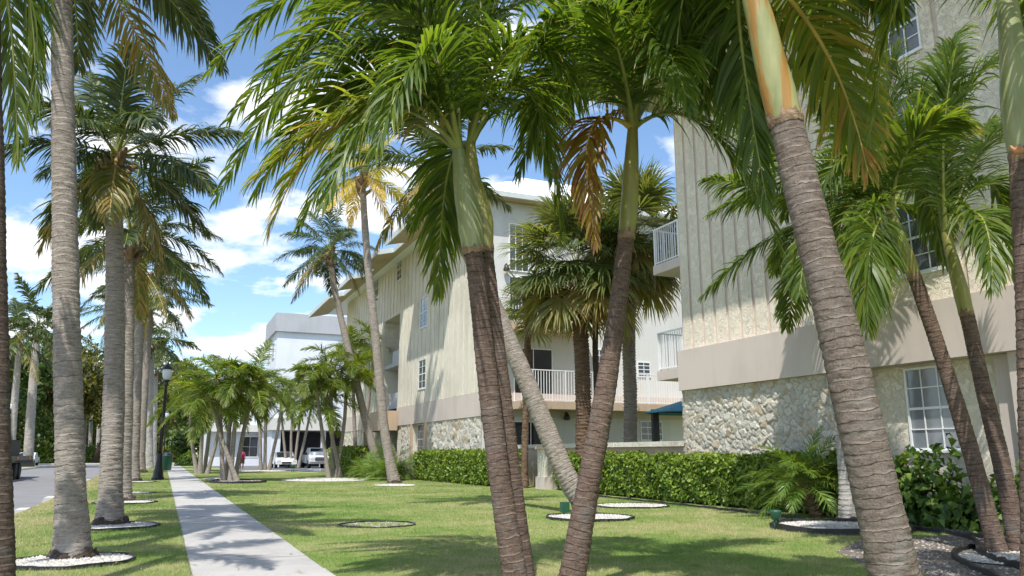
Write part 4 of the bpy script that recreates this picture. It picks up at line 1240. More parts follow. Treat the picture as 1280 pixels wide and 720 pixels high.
cobble('stone_cladding', B2, X2, gy1 + .35, YR0 - 1.1, 0, 3.635, .06, .42, 6)
cobble('stone_cladding', B2, X2, 70.2, YE - .1, 0, 3.635, .08, .5, 7)
for y0_, y1_ in ((gy0 - .58, gy0 - .02), (gy1 + .02, gy1 + .33)):
    b = MB(); b.box(X2 - .12, X2 + .018, y0_, y1_, 0, 3.636); b.build('pilaster', M_tan, B2)
win_x(B2, X2 + .298, gy0 + .25, gy1 - .25, gz0, gz1, 2, 4, M_glass)
for h in w2a + w2b + w2c:
    win_x(B2, X2 - .004, h[0] + .01, h[1] - .01, h[2] + .07, h[3] - .01, 2, 4, M_glass)
b = MB(); b.box(X2 - 1.3, X2 - .1, YR0 - .4, YR1 + 1.5, 3.3, 4.75); b.box(X2 - 1.2, X2 - .8, YR1 + .9, YR1 + 1.3, 0, 3.298); b.build('porch', M_tan, B2)
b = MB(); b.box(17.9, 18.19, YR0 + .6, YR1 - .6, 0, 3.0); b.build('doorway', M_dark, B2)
# notched eaves: roof steps out over the facade in five blocks
zr2 = lambda x: 16.0 + .25 * (x - 13.25)
def eave(b, x0, y0, y1, dz=0):
    b.prism([(x0, zr2(x0) + dz), (16.2, zr2(16.2) + dz), (16.2, zr2(16.2) + .3 + dz), (x0, zr2(x0) + .3 + dz)], 'y', y0, y1)
b = MB(); fb = MB(); tb = MB()
cuts = [(14.6, 41.0, 44.2), (13.25, 44.2, 52.6), (14.6, 52.6, 55.6), (13.25, 55.6, 61.6), (14.6, 61.6, 64.6), (13.25, 64.6, 70.0), (14.6, 70.0, 73.4), (13.25, 73.4, 85.5)]
for x0, y0, y1 in cuts:
    eave(b, x0, y0, y1)
    tb.prism([(x0, zr2(x0) + .302), (16.2, zr2(16.2) + .302), (16.2, zr2(16.2) + .34), (x0, zr2(x0) + .34)], 'y', y0 + .005, y1 - .005)
    fb.box(x0 - .10, x0 - .004, y0 - .05, y1 + .04, zr2(x0) - .06, zr2(x0) + .33)
    if x0 < 14: fb.prism([(x0, zr2(x0) - .02), (14.62, zr2(14.62) - .02), (14.62, zr2(14.62) + .34), (x0, zr2(x0) + .34)], 'y', y0 - .10, y0 - .004)
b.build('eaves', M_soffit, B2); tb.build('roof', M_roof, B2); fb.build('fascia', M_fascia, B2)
# front of it, facing the camera
b = MB()
b.box(X2 + .01, 34, Y2 - .045, Y2 - .002, 4.98, 16.2); b.box(X2 + .03, 34, Y2 - .05, Y2 - .001, 0, 3.637)
b.build('front_wall', M_white_wall, B2)
YF = Y2 - .052
b = MB(); b.box(X2 + 1.5, 33.9, Y2 - 2.0, Y2 - .09, 4.0, 4.42)
bal = b.build('balcony', M_tan, B2)
r_ = MB(); railing(r_, (X2 + 1.55, Y2 - 1.94), (33.8, Y2 - 1.94), 4.421, 6.15, .17, 2.6, .016); link('railing', r_.mesh('railing', M_white), bal, world=False)
b = MB(); b.box(X2 + .1, 22.5, Y2 - 1.6, Y2 - .09, 8.35, 8.8)
bal = b.build('balcony', M_tan, B2)
r_ = MB(); railing(r_, (X2 + .2, Y2 - 1.54), (22.4, Y2 - 1.54), 8.801, 10.45, .17, 2.6, .016); link('railing', r_.mesh('railing', M_white), bal, world=False)
def pyr(pa, pb, Y):
    a, c = PY(*pa, Y), PY(*pb, Y); return min(a.x, c.x), max(a.x, c.x), min(a.z, c.z), max(a.z, c.z)
for (pa, pb, cols, rows, gm, lab, nm) in (
    ((636, 279), (661, 341), 3, 4, M_glass, None, 'window'), ((636, 345), (668, 398), 2, 1, M_glass, 'wide sliding door on the upper balcony', 'sliding_door'),
    ((642, 434), (691, 504), 2, 1, M_glass_dark, 'dark open sliding door behind the balcony', 'sliding_door'),
    ((740, 436), (758, 468), 2, 4, M_glass_dark, None, 'window'), ((796, 452), (813, 472), 2, 4, M_glass_dark, None, 'window'),
    ((800, 526), (828, 551), 3, 3, M_glass_dark, None, 'window'), ((634, 526), (692, 560), 2, 1, M_glass_dark, 'dark ground floor doors', 'sliding_door')):
    x0, x1, z0, z1 = pyr(pa, pb, YF)
    win_y(B2, YF, x0, x1, z0, z1, cols, rows, gm, label=lab, name=nm)
for px_ in ((706, 521), (631, 336)):
    p = PY(*px_, YF)
    b = MB(); b.lathe([(.05, 0), (.17, .02), (.20, .10), (.13, .30), (.10, .36), (.03, .42)], (p.x, p.y - .26, p.z - .2), 12); b.tube([p + Vector((0, .01, .2)), p + Vector((0, -.26, .26))], .035, 6)
    b.build('wall_lamp', M_black, B2)
b = MB()
def frustum(b, x0, x1, y0, y1, z0, X0, X1, Y0, Y1, z1):
    b.add([(x0,y0,z0),(x1,y0,z0),(x1,y1,z0),(x0,y1,z0),(X0,Y0,z1),(X1,Y0,z1),(X1,Y1,z1),(X0,Y1,z1)], [(0,3,2,1),(4,5,6,7),(0,1,5,4),(1,2,6,5),(2,3,7,6),(3,0,4,7)])
frustum(b, 14.9, 34.5, 40.15, 85.4, 16.5, 18.6, 31, 43.4, 82, 18.5)
frustum(b, 18.9, 30.5, 43.7, 55.5, 18.51, 20.2, 29, 45.0, 54, 19.5)
rf = b.build('roof', M_roof, B2)
b = MB(); b.box(14.9, 34.6, 39.98, 40.14, 16.22, 16.52); b.build('gutter', M_fascia, B2)
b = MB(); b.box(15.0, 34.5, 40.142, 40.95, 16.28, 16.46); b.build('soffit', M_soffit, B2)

# low courtyard wall and gate pillar
lw = thing('courtyard_wall', 'low tan courtyard wall with smooth coping between the stone corner and the gate pillar', 'wall', (17.3, 24, 0))
b = MB(); b.box(17.22, 17.42, 23.85, 40.0, -.05, 1.86); b.build('wall', M_tan, lw)
b = MB(); b.box(17.12, 17.52, 23.84, 40.1, 1.862, 2.05); b.build('coping', M_stucco2, lw)
pl = thing('gate_pillar', 'square cream gate pillar with pink base standing in the gap of the hedge', 'pillar', (16.6, 34.0, 0))
b = MB(); b.box(16.2, 16.9, 33.4, 34.2, .55, 1.8); b.build('shaft', M_stucco2, pl)
b = MB(); b.box(16.12, 16.98, 33.3, 34.28, -.05, .548); b.build('base', M_band, pl)
b = MB(); b.box(16.1, 17.0, 33.3, 34.3, 1.802, 1.96); b.build('cap', M_tan, pl)

# ---- far white building with carport
YW = 108.0
xl = PY(345, 450, YW).x; zt = PY(345, 413, YW).z; zp0, zp1 = PY(344, 414, YW).z, PY(344, 391, YW).z
B3 = thing('apartment_building', 'far white flat-roofed building with grey parapet and dark carport opening', 'building', (xl, YW, 0))
zc = PY(380, 538, YW).z
b = MB(); b.box(xl, 70, YW, YW + 11, zc + 1.6, zt + .2); b.box(xl, xl + 1.2, YW, YW + 11, -.16, zc); b.box(xl + 1.2, 70, YW + 9, YW + 11, -.16, zc); b.build('wall', M_cool_white, B3)
b = MB(); b.box(xl - .35, 70.4, YW - .4, YW + 11.4, zp0, zp1); b.build('parapet', M_concrete_grey, B3)
b = MB(); b.box(xl - .3, 70, YW - .5, YW + 11, zc + .002, zc + 1.598); b.build('carport_beam', M_white_wall, B3)
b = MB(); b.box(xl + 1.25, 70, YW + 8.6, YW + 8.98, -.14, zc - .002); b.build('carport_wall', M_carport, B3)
for i in range(6):
    b = MB(); x = xl + 6.5 + i * 8; b.box(x, x + .6, YW + .2, YW + .8, -.15, zc - .001); b.build('column', M_cool_white, B3)
for k, (zz0) in enumerate((zt - 3.4, zt - 7.6)):
    for j in range(2):
        y0 = YW + 2 + j * 4.6
        win_x(B3, xl - .002, y0, y0 + 2.6, zz0, zz0 + 2.2, 2, 1, M_glass_dark, fw=.12)
YV = 122.0
x0, x1 = PY(262, 500, YV).x, PY(338, 500, YV).x
z1 = PY(262, 470, YV).z
B4 = thing('house', 'white building glimpsed behind the palm clumps, with dark openings and a flat ledge', 'building', (x0, YV, 0))
b = MB(); b.box(x0, x1 + 4, YV, YV + 14, -.16, z1); b.build('wall', M_cool_white, B4)
zs = PY(300, 540, YV).z
b = MB(); b.box(x0 - .8, x1 + 4, YV - 1.6, YV - .004, zs, zs + 1.0); b.build('ledge', M_white_wall, B4)
for pa, pb in (((302, 545), (322, 572)), ((300, 505), (312, 534)), ((270, 500), (280, 525))):
    a, c, e, f = pyr(pa, pb, YV); win_y(B4, YV - .003, a, c, e, f, 2, 2, M_glass_dark, fw=.14)

# ------------------------------------------------------------------ vehicles and small things
def wheel(t, c, r, w_, axis='y'):
    cyl = [(r * .62, -w_ / 2), (r * .95, -w_ / 2), (r, -w_ * .38), (r, w_ * .38), (r * .95, w_ / 2), (r * .62, w_ / 2)]
    def turn(b):
        b.v = [((c[0] + z, c[1] + y, c[2] + x) if axis == 'x' else (c[0] + x, c[1] + z, c[2] + y)) for x, y, z in b.v]
        return b
    b = MB(); b.lathe(cyl, n=20); wh = turn(b).build('wheel', M_tyre, t)
    b = MB(); b.lathe([(r * .1, -w_ * .42), (r * .6, -w_ * .36), (r * .6, w_ * .36), (r * .1, w_ * .42)], n=14)
    link('rim', turn(b).mesh('rim', M_rim), wh, world=False)

def pickup(x, y, label, k=1.0):
    """pickup facing -Y"""
    t = thing('pickup_truck', label, 'pickup truck', (x, y, -.13))
    w_ = 1.02 * k; z = -.13
    b = MB()
    side = [(y, z + .55 * k), (y + .02, z + .95 * k), (y + .25 * k, z + 1.12 * k), (y + 1.5 * k, z + 1.18 * k), (y + 5.6 * k, z + 1.2 * k), (y + 5.6 * k, z + .5 * k), (y + .1, z + .42 * k)]
    b.prism(side, 'x', x - w_, x + w_); b.build('body', M_car_white, t)
    b = MB()
    b.add([(x - .93*k, y + 1.25*k, z + 1.185*k), (x + .93*k, y + 1.25*k, z + 1.185*k), (x + .93*k, y + 3.6*k, z + 1.195*k), (x - .93*k, y + 3.6*k, z + 1.195*k),
           (x - .74*k, y + 2.0*k, z + 1.84*k), (x + .74*k, y + 2.0*k, z + 1.84*k), (x + .74*k, y + 3.3*k, z + 1.84*k), (x - .74*k, y + 3.3*k, z + 1.84*k)], [(0,3,2,1),(4,5,6,7),(0,1,5,4),(1,2,6,5),(2,3,7,6),(3,0,4,7)])
    b.build('cab', M_car_white, t)
    b = MB(); b.add([(x - .80*k, y + 1.36*k, z + 1.26*k), (x + .80*k, y + 1.36*k, z + 1.26*k), (x + .66*k, y + 1.91*k, z + 1.79*k), (x - .66*k, y + 1.91*k, z + 1.79*k),
                     (x - .80*k, y + 1.46*k, z + 1.26*k), (x + .80*k, y + 1.46*k, z + 1.26*k), (x + .66*k, y + 2.01*k, z + 1.79*k), (x - .66*k, y + 2.01*k, z + 1.79*k)], [(0,1,2,3),(4,7,6,5),(0,4,5,1),(1,5,6,2),(2,6,7,3),(3,7,4,0)])
    b.build('windscreen', M_glass_dark, t)
    b = MB(); b.box(x - .52*k, x + .52*k, y - .05, y - .002, z + .68*k, z + 1.0*k); b.build('grille', M_black, t)
    b = MB(); b.box(x - .48*k, x + .48*k, y - .07, y - .052, z + .80*k, z + .87*k); b.build('grille_bar', M_rim, t)
    for s in (-1, 1):
        b = MB(); b.box(x + s*.56*k, x + s*.96*k, y - .04, y + .02, z + .78*k, z + 1.0*k); b.build('headlight', M_lampglass, t)
        b = MB(); b.box(x + s*1.02*k, x + s*1.24*k, y + 1.5*k, y + 1.62*k, z + 1.2*k, z + 1.42*k); b.build('mirror', M_black, t)
        for yy in (.95, 4.5): wheel(t, (x + s * .9 * k, y + yy * k, z + .40 * k), .40 * k, .26 * k, 'x')
    b = MB(); b.box(x - 1.0*k, x + 1.0*k, y - .14, y + .02, z + .40*k, z + .62*k); b.build('bumper', M_rim, t)
    return t
p = PY(401, 583, 97.0)
pickup(p.x, 97.0, 'white pickup truck parked facing the camera by the dark carport', 1.32)

def sedan(x, y, label, paint, k=1.0):
    t = thing('parked_car', label, 'car', (x, y, -.13)); z = -.13; w_ = .9 * k
    b = MB(); b.prism([(y, z + .35*k), (y - .03, z + .6*k), (y + .2*k, z + .78*k), (y + 1.2*k, z + .92*k), (y + 4.4*k, z + .95*k), (y + 4.5*k, z + .4*k)], 'x', x - w_, x + w_); b.build('body', paint, t)
    b = MB(); b.prism([(y + 1.1*k, z + .922*k), (y + 1.9*k, z + 1.42*k), (y + 3.2*k, z + 1.45*k), (y + 4.1*k, z + .96*k)], 'x', x - .78*k, x + .78*k); b.build('cabin', paint, t)
    b = MB(); b.add([(x - .7*k, y + 1.12*k, z + .97*k), (x + .7*k, y + 1.12*k, z + .97*k), (x + .64*k, y + 1.80*k, z + 1.40*k), (x - .64*k, y + 1.80*k, z + 1.40*k), (x, y + 1.6*k, z + 1.1*k)], [(0,1,2,3), (0,4,1), (1,4,2), (2,4,3), (3,4,0)]); b.build('windscreen', M_glass_dark, t)
    for s in (-1, 1):
        b = MB(); b.box(x + s*.5*k, x + s*.84*k, y - .05, y + .1, z + .58*k, z + .74*k); b.build('headlight', M_lampglass, t)
        for yy in (.85, 3.6): wheel(t, (x + s * .8 * k, y + yy * k, z + .32 * k), .32 * k, .22 * k, 'x')
    b = MB(); b.box(x - .4*k, x + .4*k, y - .06, y - .03, z + .42*k, z + .56*k); b.build('grille', M_black, t)
p = PY(358, 583, 99.0); sedan(p.x, 99.0, 'white car parked left of the pickup, half hidden by palm stems', M_car_white, 1.35)
p = PY(426, 584, 96.0); sedan(p.x, 96.0, 'dark blue-grey car parked right of the pickup beside the hedge', M_car_dark, 1.5)
p = G(388, 586); ws = thing('wheel_stop', 'long white concrete wheel stop in front of the pickup', 'wheel stop', (p.x, 84.0, -.13))
b = MB(); cx = PY(387, 582, 84).x; b.prism([(83.8, -.135), (84.2, -.135), (84.12, .12), (83.88, .12)], 'x', cx - 1.1, cx + 1.1); b.build('block', M_white, ws)

# flatbed truck on the road, cut by the left palm
tx = -10.2
T = thing('flatbed_truck', 'black flatbed tow truck standing in the road at the far left', 'truck', (tx, 62, -.13))
b = MB(); b.box(tx - 1.25, tx + 1.25, 52, 69.2, 1.15, 1.45); b.box(tx - .5, tx + .5, 46, 69, .75, 1.148); b.build('bed', M_black, T)
b = MB(); b.add([(tx - 1.25, 69.25, 1.44), (tx + 1.25, 69.25, 1.44), (tx + 1.25, 71.2, .75), (tx - 1.25, 71.2, .75), (tx - 1.25, 69.25, 1.2), (tx + 1.25, 69.25, 1.2), (tx + 1.25, 71.2, .62), (tx - 1.25, 71.2, .62)], [(0,1,2,3),(4,7,6,5),(0,4,5,1),(1,5,6,2),(2,6,7,3),(3,7,4,0)]); b.build('tail_ramp', M_black, T)
for yy in (63.0, 64.7):
    for s in (-1, 1): wheel(T, (tx + s * 1.0, yy, .42), .56, .42, 'x')
for s in (-1, 1): wheel(T, (tx + s * 1.0, 48.5, .42), .56, .35, 'x')
b = MB(); b.box(tx - 1.2, tx + 1.2, 46, 50.5, .6, 2.9); b.build('cab', M_car_white, T)
b = MB(); b.box(tx + 1.251, tx + 1.30, 62.2, 62.7, 1.22, 1.38); b.box(tx + 1.251, tx + 1.30, 67.6, 68.0, 1.22, 1.38); b.build('marker_lamp', M_orange, T)
b = MB(); b.tube([(tx + .9, 58, 1.45), (tx + .9, 59.5, 4.6), (tx + .5, 64.2, 2.6), (tx + .3, 65.4, 2.0)], [.16, .15, .12, .08], 8); b.tube([(tx, 58.4, 1.45), (tx + .9, 59.5, 3.8)], .1, 8); b.build('boom', M_white, T)
b = MB(); b.box(tx - .9, tx + 1.0, 56, 64.6, 1.452, 2.5); b.box(tx - .7, tx + .8, 64.7, 66.6, 1.452, 2.1); b.build('load', M_dark, T)
c_ = PY(31, 565, 128); sedan(c_.x, 128, 'pale car far up the road behind the flatbed truck', M_car_white, 1.3)

# street lamps
def lamp(label, bp, H, k):
    t = thing('street_lamp', label, 'street lamp', bp, 'black street lamps beside the walk')
    c = (bp.x, bp.y, 0)
    b = MB(); b.lathe([(.24*k, 0), (.24*k, .10*k), (.20*k, .14*k), (.18*k, .36*k), (.15*k, .46*k), (.115*k, .75*k), (.10*k, 1.05*k)], c, 16); b.build('base', M_black, t)
    b = MB(); b.lathe([(.08*k, 1.05*k), (.068*k, H * .5), (.055*k, H * .80), (.10*k, H * .805), (.10*k, H * .815), (.06*k, H * .825), (.13*k, H * .845), (.14*k, H * .85)], c, 14); b.build('pole', M_black, t)
    ln = MB(); ln.lathe([(.11*k, H * .851), (.17*k, H * .885), (.19*k, H * .93), (.18*k, H * .945)], c, 16); ln.build('lantern', M_lampglass, t)
    cp = MB(); cp.lathe([(.21*k, H * .946), (.20*k, H * .955), (.11*k, H * .98), (.05*k, H * .987), (.04*k, H), (.0, H * 1.012)], c, 16); cp.build('cap', M_black, t)
bp = G(197, 600); d = DIST(bp); lamp('tall black street lamp with frosted lantern on the verge beside the sidewalk', bp, W(206, 454, d).z, 1.55)
bp = G(203, 581); d = DIST(bp); lamp('second black street lamp, far off behind the first one', bp, W(203, 512, d).z, 1.6)

bp = G(207, 588); bn = thing('trash_bin', 'dark green litter bin on the verge just behind the lamp post', 'trash bin', bp)
b = MB(); b.lathe([(.42, .02), (.5, .1), (.56, 1.35), (.6, 1.4), (.6, 1.48)], bp, 16); b.build('bin_body', M_green_p, bn)
b = MB(); b.lathe([(.58, 1.482), (.5, 1.6), (.3, 1.72), (.12, 1.76)], bp, 16); b.build('lid', M_black, bn)
bp = G(196, 590); hy = thing('marker_post', 'slanting yellow guard post between the royal palms and the lamp post', 'post', bp)
b = MB(); b.tube([bp, bp + Vector((.12, 0, 1.2)), bp + Vector((.28, 0, 2.2))], [.16, .16, .15], 10); b.lathe([(.155, 2.18), (.12, 2.28), (0.02, 2.31)], (bp.x + .28, bp.y, 0), 10); b.build('post', M_yellow_p, hy)
bp = G(216, 576); bp.x += .3; sg = thing('road_barrier', 'tiny red and white barrier at the far end of the sidewalk', 'barrier', bp)
b = MB(); b.box(bp.x - 1.2, bp.x + 1.2, bp.y, bp.y + .1, .7, 1.5); b.build('board', M_red, sg)
b = MB(); b.box(bp.x - 1.0, bp.x - .85, bp.y + .1, bp.y + .3, 0, 1.7); b.box(bp.x + .85, bp.x + 1.0, bp.y + .1, bp.y + .3, 0, 1.7); b.build('frame', M_white, sg)

# green ground spotlights
def spot(px, label, k=1.0, box_=False):
    bp = G(*px); t = thing('garden_light', label, 'garden light', bp, 'green plastic garden lights on the lawn')
    b = MB()
    if box_:
        b.box(bp.x - .13*k, bp.x + .13*k, bp.y - .09*k, bp.y + .09*k, .03, .36*k); b.build('housing', M_green_p, t)
    else:
        b.lathe([(.07*k, .20*k), (.10*k, .22*k), (.125*k, .36*k), (.13*k, .40*k), (.10*k, .405*k)], bp, 12); b.build('housing', M_green_p, t)
    b = MB(); b.tube([bp + Vector((-.05*k, 0, -.03)), bp + Vector((-.05*k, 0, .21*k))], .018*k, 6); b.tube([bp + Vector((.05*k, 0, -.03)), bp + Vector((.05*k, 0, .21*k))], .018*k, 6); b.build('stake', M_green_p, t)
spot((971, 662), 'green garden light standing on the lawn before the big gravel ring', 1.0)
spot((706, 642), 'green box light tucked behind the foot of the leaning coconut trunk', .85, True)
spot((366, 590), 'small green garden light far off on the lawn near the carport', 1.6)
spot((486, 602), 'green garden light beside the yellow-fronded palm foot', 1.3)

# cantilever umbrella in the courtyard
pu = PY(820, 560, 33.5); um = thing('patio_umbrella', 'teal patio umbrella on a black cantilever post behind the low wall', 'umbrella', (pu.x, 33.5, 0))
pt = PY(822, 516, 33.5); ax = PY(843, 515, 33.5)
b = MB(); b.box(pu.x - .16, pu.x + .18, 33.4, 33.6, 0, pt.z); b.box(pu.x - .16, ax.x + .4, 33.4, 33.6, pt.z + .001, pt.z + .16); b.build('post', M_black, um)
cx, cz = PY(862, 508, 32.6).x, PY(862, 505, 32.6).z
b = MB(); vs = [(cx, 32.6, cz + .28)]; n = 8; Rr = 2.25
for k in range(n): vs.append((cx + Rr * math.cos(2*math.pi*k/n + .39), 32.6 + Rr * math.sin(2*math.pi*k/n + .39), cz - .42))
vs += [(v[0], v[1], v[2] - .05) for v in vs]
b.add(vs, [(0, 1 + k, 1 + (k + 1) % n) for k in range(n)] + [(n + 1, n + 2 + (k + 1) % n, n + 2 + k) for k in range(n)] + [(1 + k, n + 2 + k, n + 2 + (k + 1) % n, 1 + (k + 1) % n) for k in range(n)])
b.build('canopy', M_teal, um)

# person behind the palm clump
def person(base, H, label):
    t = thing('person', label, 'person', base)
    me = bpy.data.meshes.new('body'); s = H / 1.72
    J = {'pel': (0, 0, .95), 'ch': (0, .0, 1.28), 'nk': (0, 0, 1.46), 'hd': (0, -.02, 1.60), 'top': (0, -.01, 1.70),
         'hl': (-.09, 0, .90), 'kl': (-.10, -.03, .48), 'al': (-.10, .02, .08), 'tl': (-.10, -.14, .03), 'hr': (.09, 0, .90), 'kr': (.11, -.05, .48), 'ar': (.12, .03, .08), 'tr': (.12, -.12, .03),
         'sl': (-.18, 0, 1.40), 'el': (-.24, .03, 1.12), 'wl': (-.22, -.08, .88), 'fl': (-.21, -.10, .78), 'sr': (.18, 0, 1.40), 'er': (.25, .02, 1.12), 'wr': (.22, -.12, .92), 'fr': (.20, -.16, .83)}
    Rd = {'pel': .15, 'ch': .15, 'nk': .06, 'hd': .10, 'top': .07, 'hl': .10, 'kl': .065, 'al': .045, 'tl': .035, 'hr': .10, 'kr': .065, 'ar': .045, 'tr': .035, 'sl': .07, 'el': .048, 'wl': .033, 'fl': .03, 'sr': .07, 'er': .048, 'wr': .033, 'fr': .03}
    E_ = [('pel','ch'),('ch','nk'),('nk','hd'),('hd','top'),('pel','hl'),('hl','kl'),('kl','al'),('al','tl'),('pel','hr'),('hr','kr'),('kr','ar'),('ar','tr'),('ch','sl'),('sl','el'),('el','wl'),('wl','fl'),('ch','sr'),('sr','er'),('er','wr'),('wr','fr')]
    ks = list(J); me.from_pydata([tuple(c * s for c in J[k]) for k in ks], [(ks.index(a), ks.index(b_)) for a, b_ in E_], [])
    o = bpy.data.objects.new('body', me); COL.objects.link(o); o.parent = t
    sk = o.modifiers.new('Skin', 'SKIN'); ss = o.modifiers.new('Sub', 'SUBSURF'); ss.levels = 1; ss.render_levels = 1
    lay = me.skin_vertices[0] if me.skin_vertices else None
    if lay is None:
        bpy.context.view_layer.objects.active = o; bpy.ops.mesh.customdata_skin_add(); lay = me.skin_vertices[0]
    for i, k in enumerate(ks): lay.data[i].radius = (Rd[k] * s, Rd[k] * s)
    lay.data[0].use_root = True
    me.materials.append(simple('skin', (0.42, 0.26, 0.18), .6)); 
    def ring(name, prof, m):
        b = MB(); n = 14; vs = []
        for rx, ry, z in prof:
            for k in range(n): vs.append((base[0] + rx*s*math.cos(2*math.pi*k/n), base[1] + ry*s*math.sin(2*math.pi*k/n), base[2] + z*s))
        b.add(vs, [(i*n+k, i*n+(k+1) % n, (i+1)*n+(k+1) % n, (i+1)*n+k) for i in range(len(prof)-1) for k in range(n)], 0, True); b.build(name, m, t)
    ring('shirt', [(.21, .17, .86), (.19, .165, 1.05), (.215, .175, 1.28), (.24, .15, 1.40), (.12, .10, 1.49)], simple('magenta_cloth', (.42, .03, .12), .8))
    ring('shorts', [(.235, .17, .55), (.22, .17, .75), (.20, .165, .92)], simple('brown_cloth', (.18, .09, .06), .8))
    ring('hair', [(.115, .115, 1.60), (.118, .118, 1.66), (.09, .09, 1.73), (.01, .01, 1.76)], simple('dark_hair', (.03, .02, .015), .6))
bp = PY(302, 581, 84.0); person(Vector((bp.x, 84.0, 0.0)), 2.0, 'person in a magenta top standing in the distance behind the five-stemmed palm clump')

# white kerb markers along the road edge
for (x, y), lab in zip(((45, 637), (22, 647), (75, 622), (92, 613), (113, 604), (122, 600)), ('second pale kerb stone along the road edge, counted from the camera', 'nearest pale kerb stone at the road edge, by the left edge of the photo',
        'pale kerb stone just left of the nearest coconut trunk', 'pale kerb stone hidden partly behind the nearest coconut trunk', 'fifth pale kerb stone, right of the nearest coconut trunk', 'farthest pale kerb stone of the row at the road edge')):
    p = G(x, y); t = thing('kerb_stone', lab, 'kerb stone', p, 'pale kerb stones along the road')
    yw = .45 + .25 * rnd.random(); p.x = min(p.x, -3.6 - .02 * max(0, p.y - 30))
    b = MB(); b.prism([(p.x - .22, -.13), (p.x + .18, -.13), (p.x + .14, .035), (p.x - .15, .035)], 'y', p.y - yw, p.y + yw); b.build('block', M_kerb, t)

# ------------------------------------------------------------------ pebble rings round the trees
def pebbles(pts, size, g, m_=None):
    """small faceted stones"""
    n = len(pts)
    o = np.array([[1, 0, 0], [0, 1, 0], [-1, 0, 0], [0, -1, 0], [0, 0, 1.0]])
    sc = (size * g.uniform(.5, 1.3, (n, 1, 1))) * g.uniform(.7, 1.3, (n, 1, 3)) * np.array([1, 1, .7])
    a = g.uniform(0, 6.28, n); rot = np.stack([np.cos(a), -np.sin(a), np.sin(a), np.cos(a)], -1).reshape(n, 2, 2)
    v = o[None] * sc; v[:, :, :2] = v[:, :, :2] @ rot; v[:, 4, :2] += g.normal(0, size * .3, (n, 2))
    V = (v + np.array(pts)[:, None]).reshape(-1, 3)
    i = (np.arange(n) * 5)[:, None, None]
    T_ = (i + np.array([[0, 1, 4], [1, 2, 4], [2, 3, 4], [3, 0, 4]])[None]).reshape(-1, 3)
    return V, T_, np.repeat(g.uniform(0, 1, n), 5)

RINGS = 'pebble rings with black edging round the palms'
BEDS = []
def tree_ring(label, c, rx, ry, npeb, seed, h=.055, psize=.028, edge=True, m=M_pebble, sunk=0.0, rz=0.0):
    g = np.random.default_rng(seed)
    c = Vector((c[0], c[1], 0)); BEDS.append((c.x, c.y, max(rx, ry) * .97))
    t = thing('tree_ring', label, 'tree ring', c, RINGS)
    n = 48
    def el(k, s=1.0): 
        a = 2 * math.pi * k / n; x, y = rx * s * math.cos(a), ry * s * math.sin(a)
        return (c.x + x * math.cos(rz) - y * math.sin(rz), c.y + x * math.sin(rz) + y * math.cos(rz))
    if edge:
        b = MB(); vs = []
        wob = [1 + .02 * g.normal() for _ in range(n)]
        for k in range(n):
            hh = h * (1 + .12 * math.sin(k * .7 + seed))
            for s, z in ((1.02, -.03), (1.02, hh), (1.0 - .025 / rx, hh), (1.0 - .025 / rx, -.03)):
                x, y = el(k, s * wob[k]); vs.append((x, y, z))
        b.add(vs, [(k*4+j, ((k+1) % n)*4+j, ((k+1) % n)*4+(j+1) % 4, k*4+(j+1) % 4) for k in range(n) for j in range(4)])
        b.build('edging', M_edge, t)
    b = MB(); vs = [(c.x, c.y, h * .55 - sunk)] + [(*el(k, .985), h * .4 - sunk) for k in range(n)]
    b.add(vs, [(0, 1 + k, 1 + (k + 1) % n) for k in range(n)]); b.build('gravel_base', m if m is M_gravel_soil else M_kerb, t)
    r = np.sqrt(g.uniform(0, 1, npeb)) * .965; a = g.uniform(0, 2 * math.pi, npeb)
    x, y = rx * r * np.cos(a), ry * r * np.sin(a)
    P = np.stack([c.x + x * math.cos(rz) - y * math.sin(rz), c.y + x * math.sin(rz) + y * math.cos(rz), h * .55 - sunk - .15 * h * r + g.uniform(-.004, .008, npeb)], 1)
    V, T_, A = pebbles(P, psize, g)
    o = link('pebbles', mesh_np('pebbles', V, T_, M_pebble if m is not M_gravel_soil else M_pebble_g, {'tint': A}), t); o['kind'] = 'stuff'
ringsrow = [((88, 703), .86, 'round white pebble ring at the foot of the nearest verge palm'), ((141, 659), .92, 'white pebble ring at the foot of the second verge palm'),
            ((156, 629), .95, 'pebble ring round the third verge palm, in front of the lamp'), ((163, 617), .95, 'empty pebble ring between two verge palms'), ((168, 603), 1.15, 'pebble ring under the verge palm before the lamp post')]
for i, (q, r, lab) in enumerate(ringsrow):
    tree_ring(lab, G(*q), r, r, 2600 if i < 2 else 1300, 200 + i)
p = G(737, 648); tree_ring('white pebble ring under the steeply leaning coconut trunk', (p.x, p.y), 1.1, 1.1, 2600, 210, .065)
p = G(790, 633); tree_ring('flat white pebble patch with thin black edging just behind the leaning coconut ring', (p.x, p.y), 1.15, 1.1, 2200, 211, .05)
p = G(1075, 664); tree_ring('big grey gravel ring with tall black edging round the pale-trunked palm', (p.x, p.y + .5), 1.4, 1.4, 5000, 212, .12, .025)
p = G(472, 656); tree_ring('empty sunken ring in the middle of the lawn with chipped pale border', (p.x, p.y), .85, .85, 260, 213, .03, .03, sunk=.02, m=M_gravel_soil)
p = G(494, 607); tree_ring('white sandy disc round the foot of the yellow-fronded palm', (p.x, p.y), 1.05, 1.25, 900, 214, .06, .03, edge=False)
p = G(289, 603); tree_ring('dark mulch ring under the five-stemmed palm clump by the sidewalk', (p.x + .35, p.y), 1.5, 2.2, 700, 215, .12, .04, m=M_gravel_soil)
p = G(418, 600); tree_ring('pale sandy patch under the palm clump at the corner of the cream building', (p.x - .6, p.y), 2.6, 3.2, 900, 216, .06, .04, edge=False)
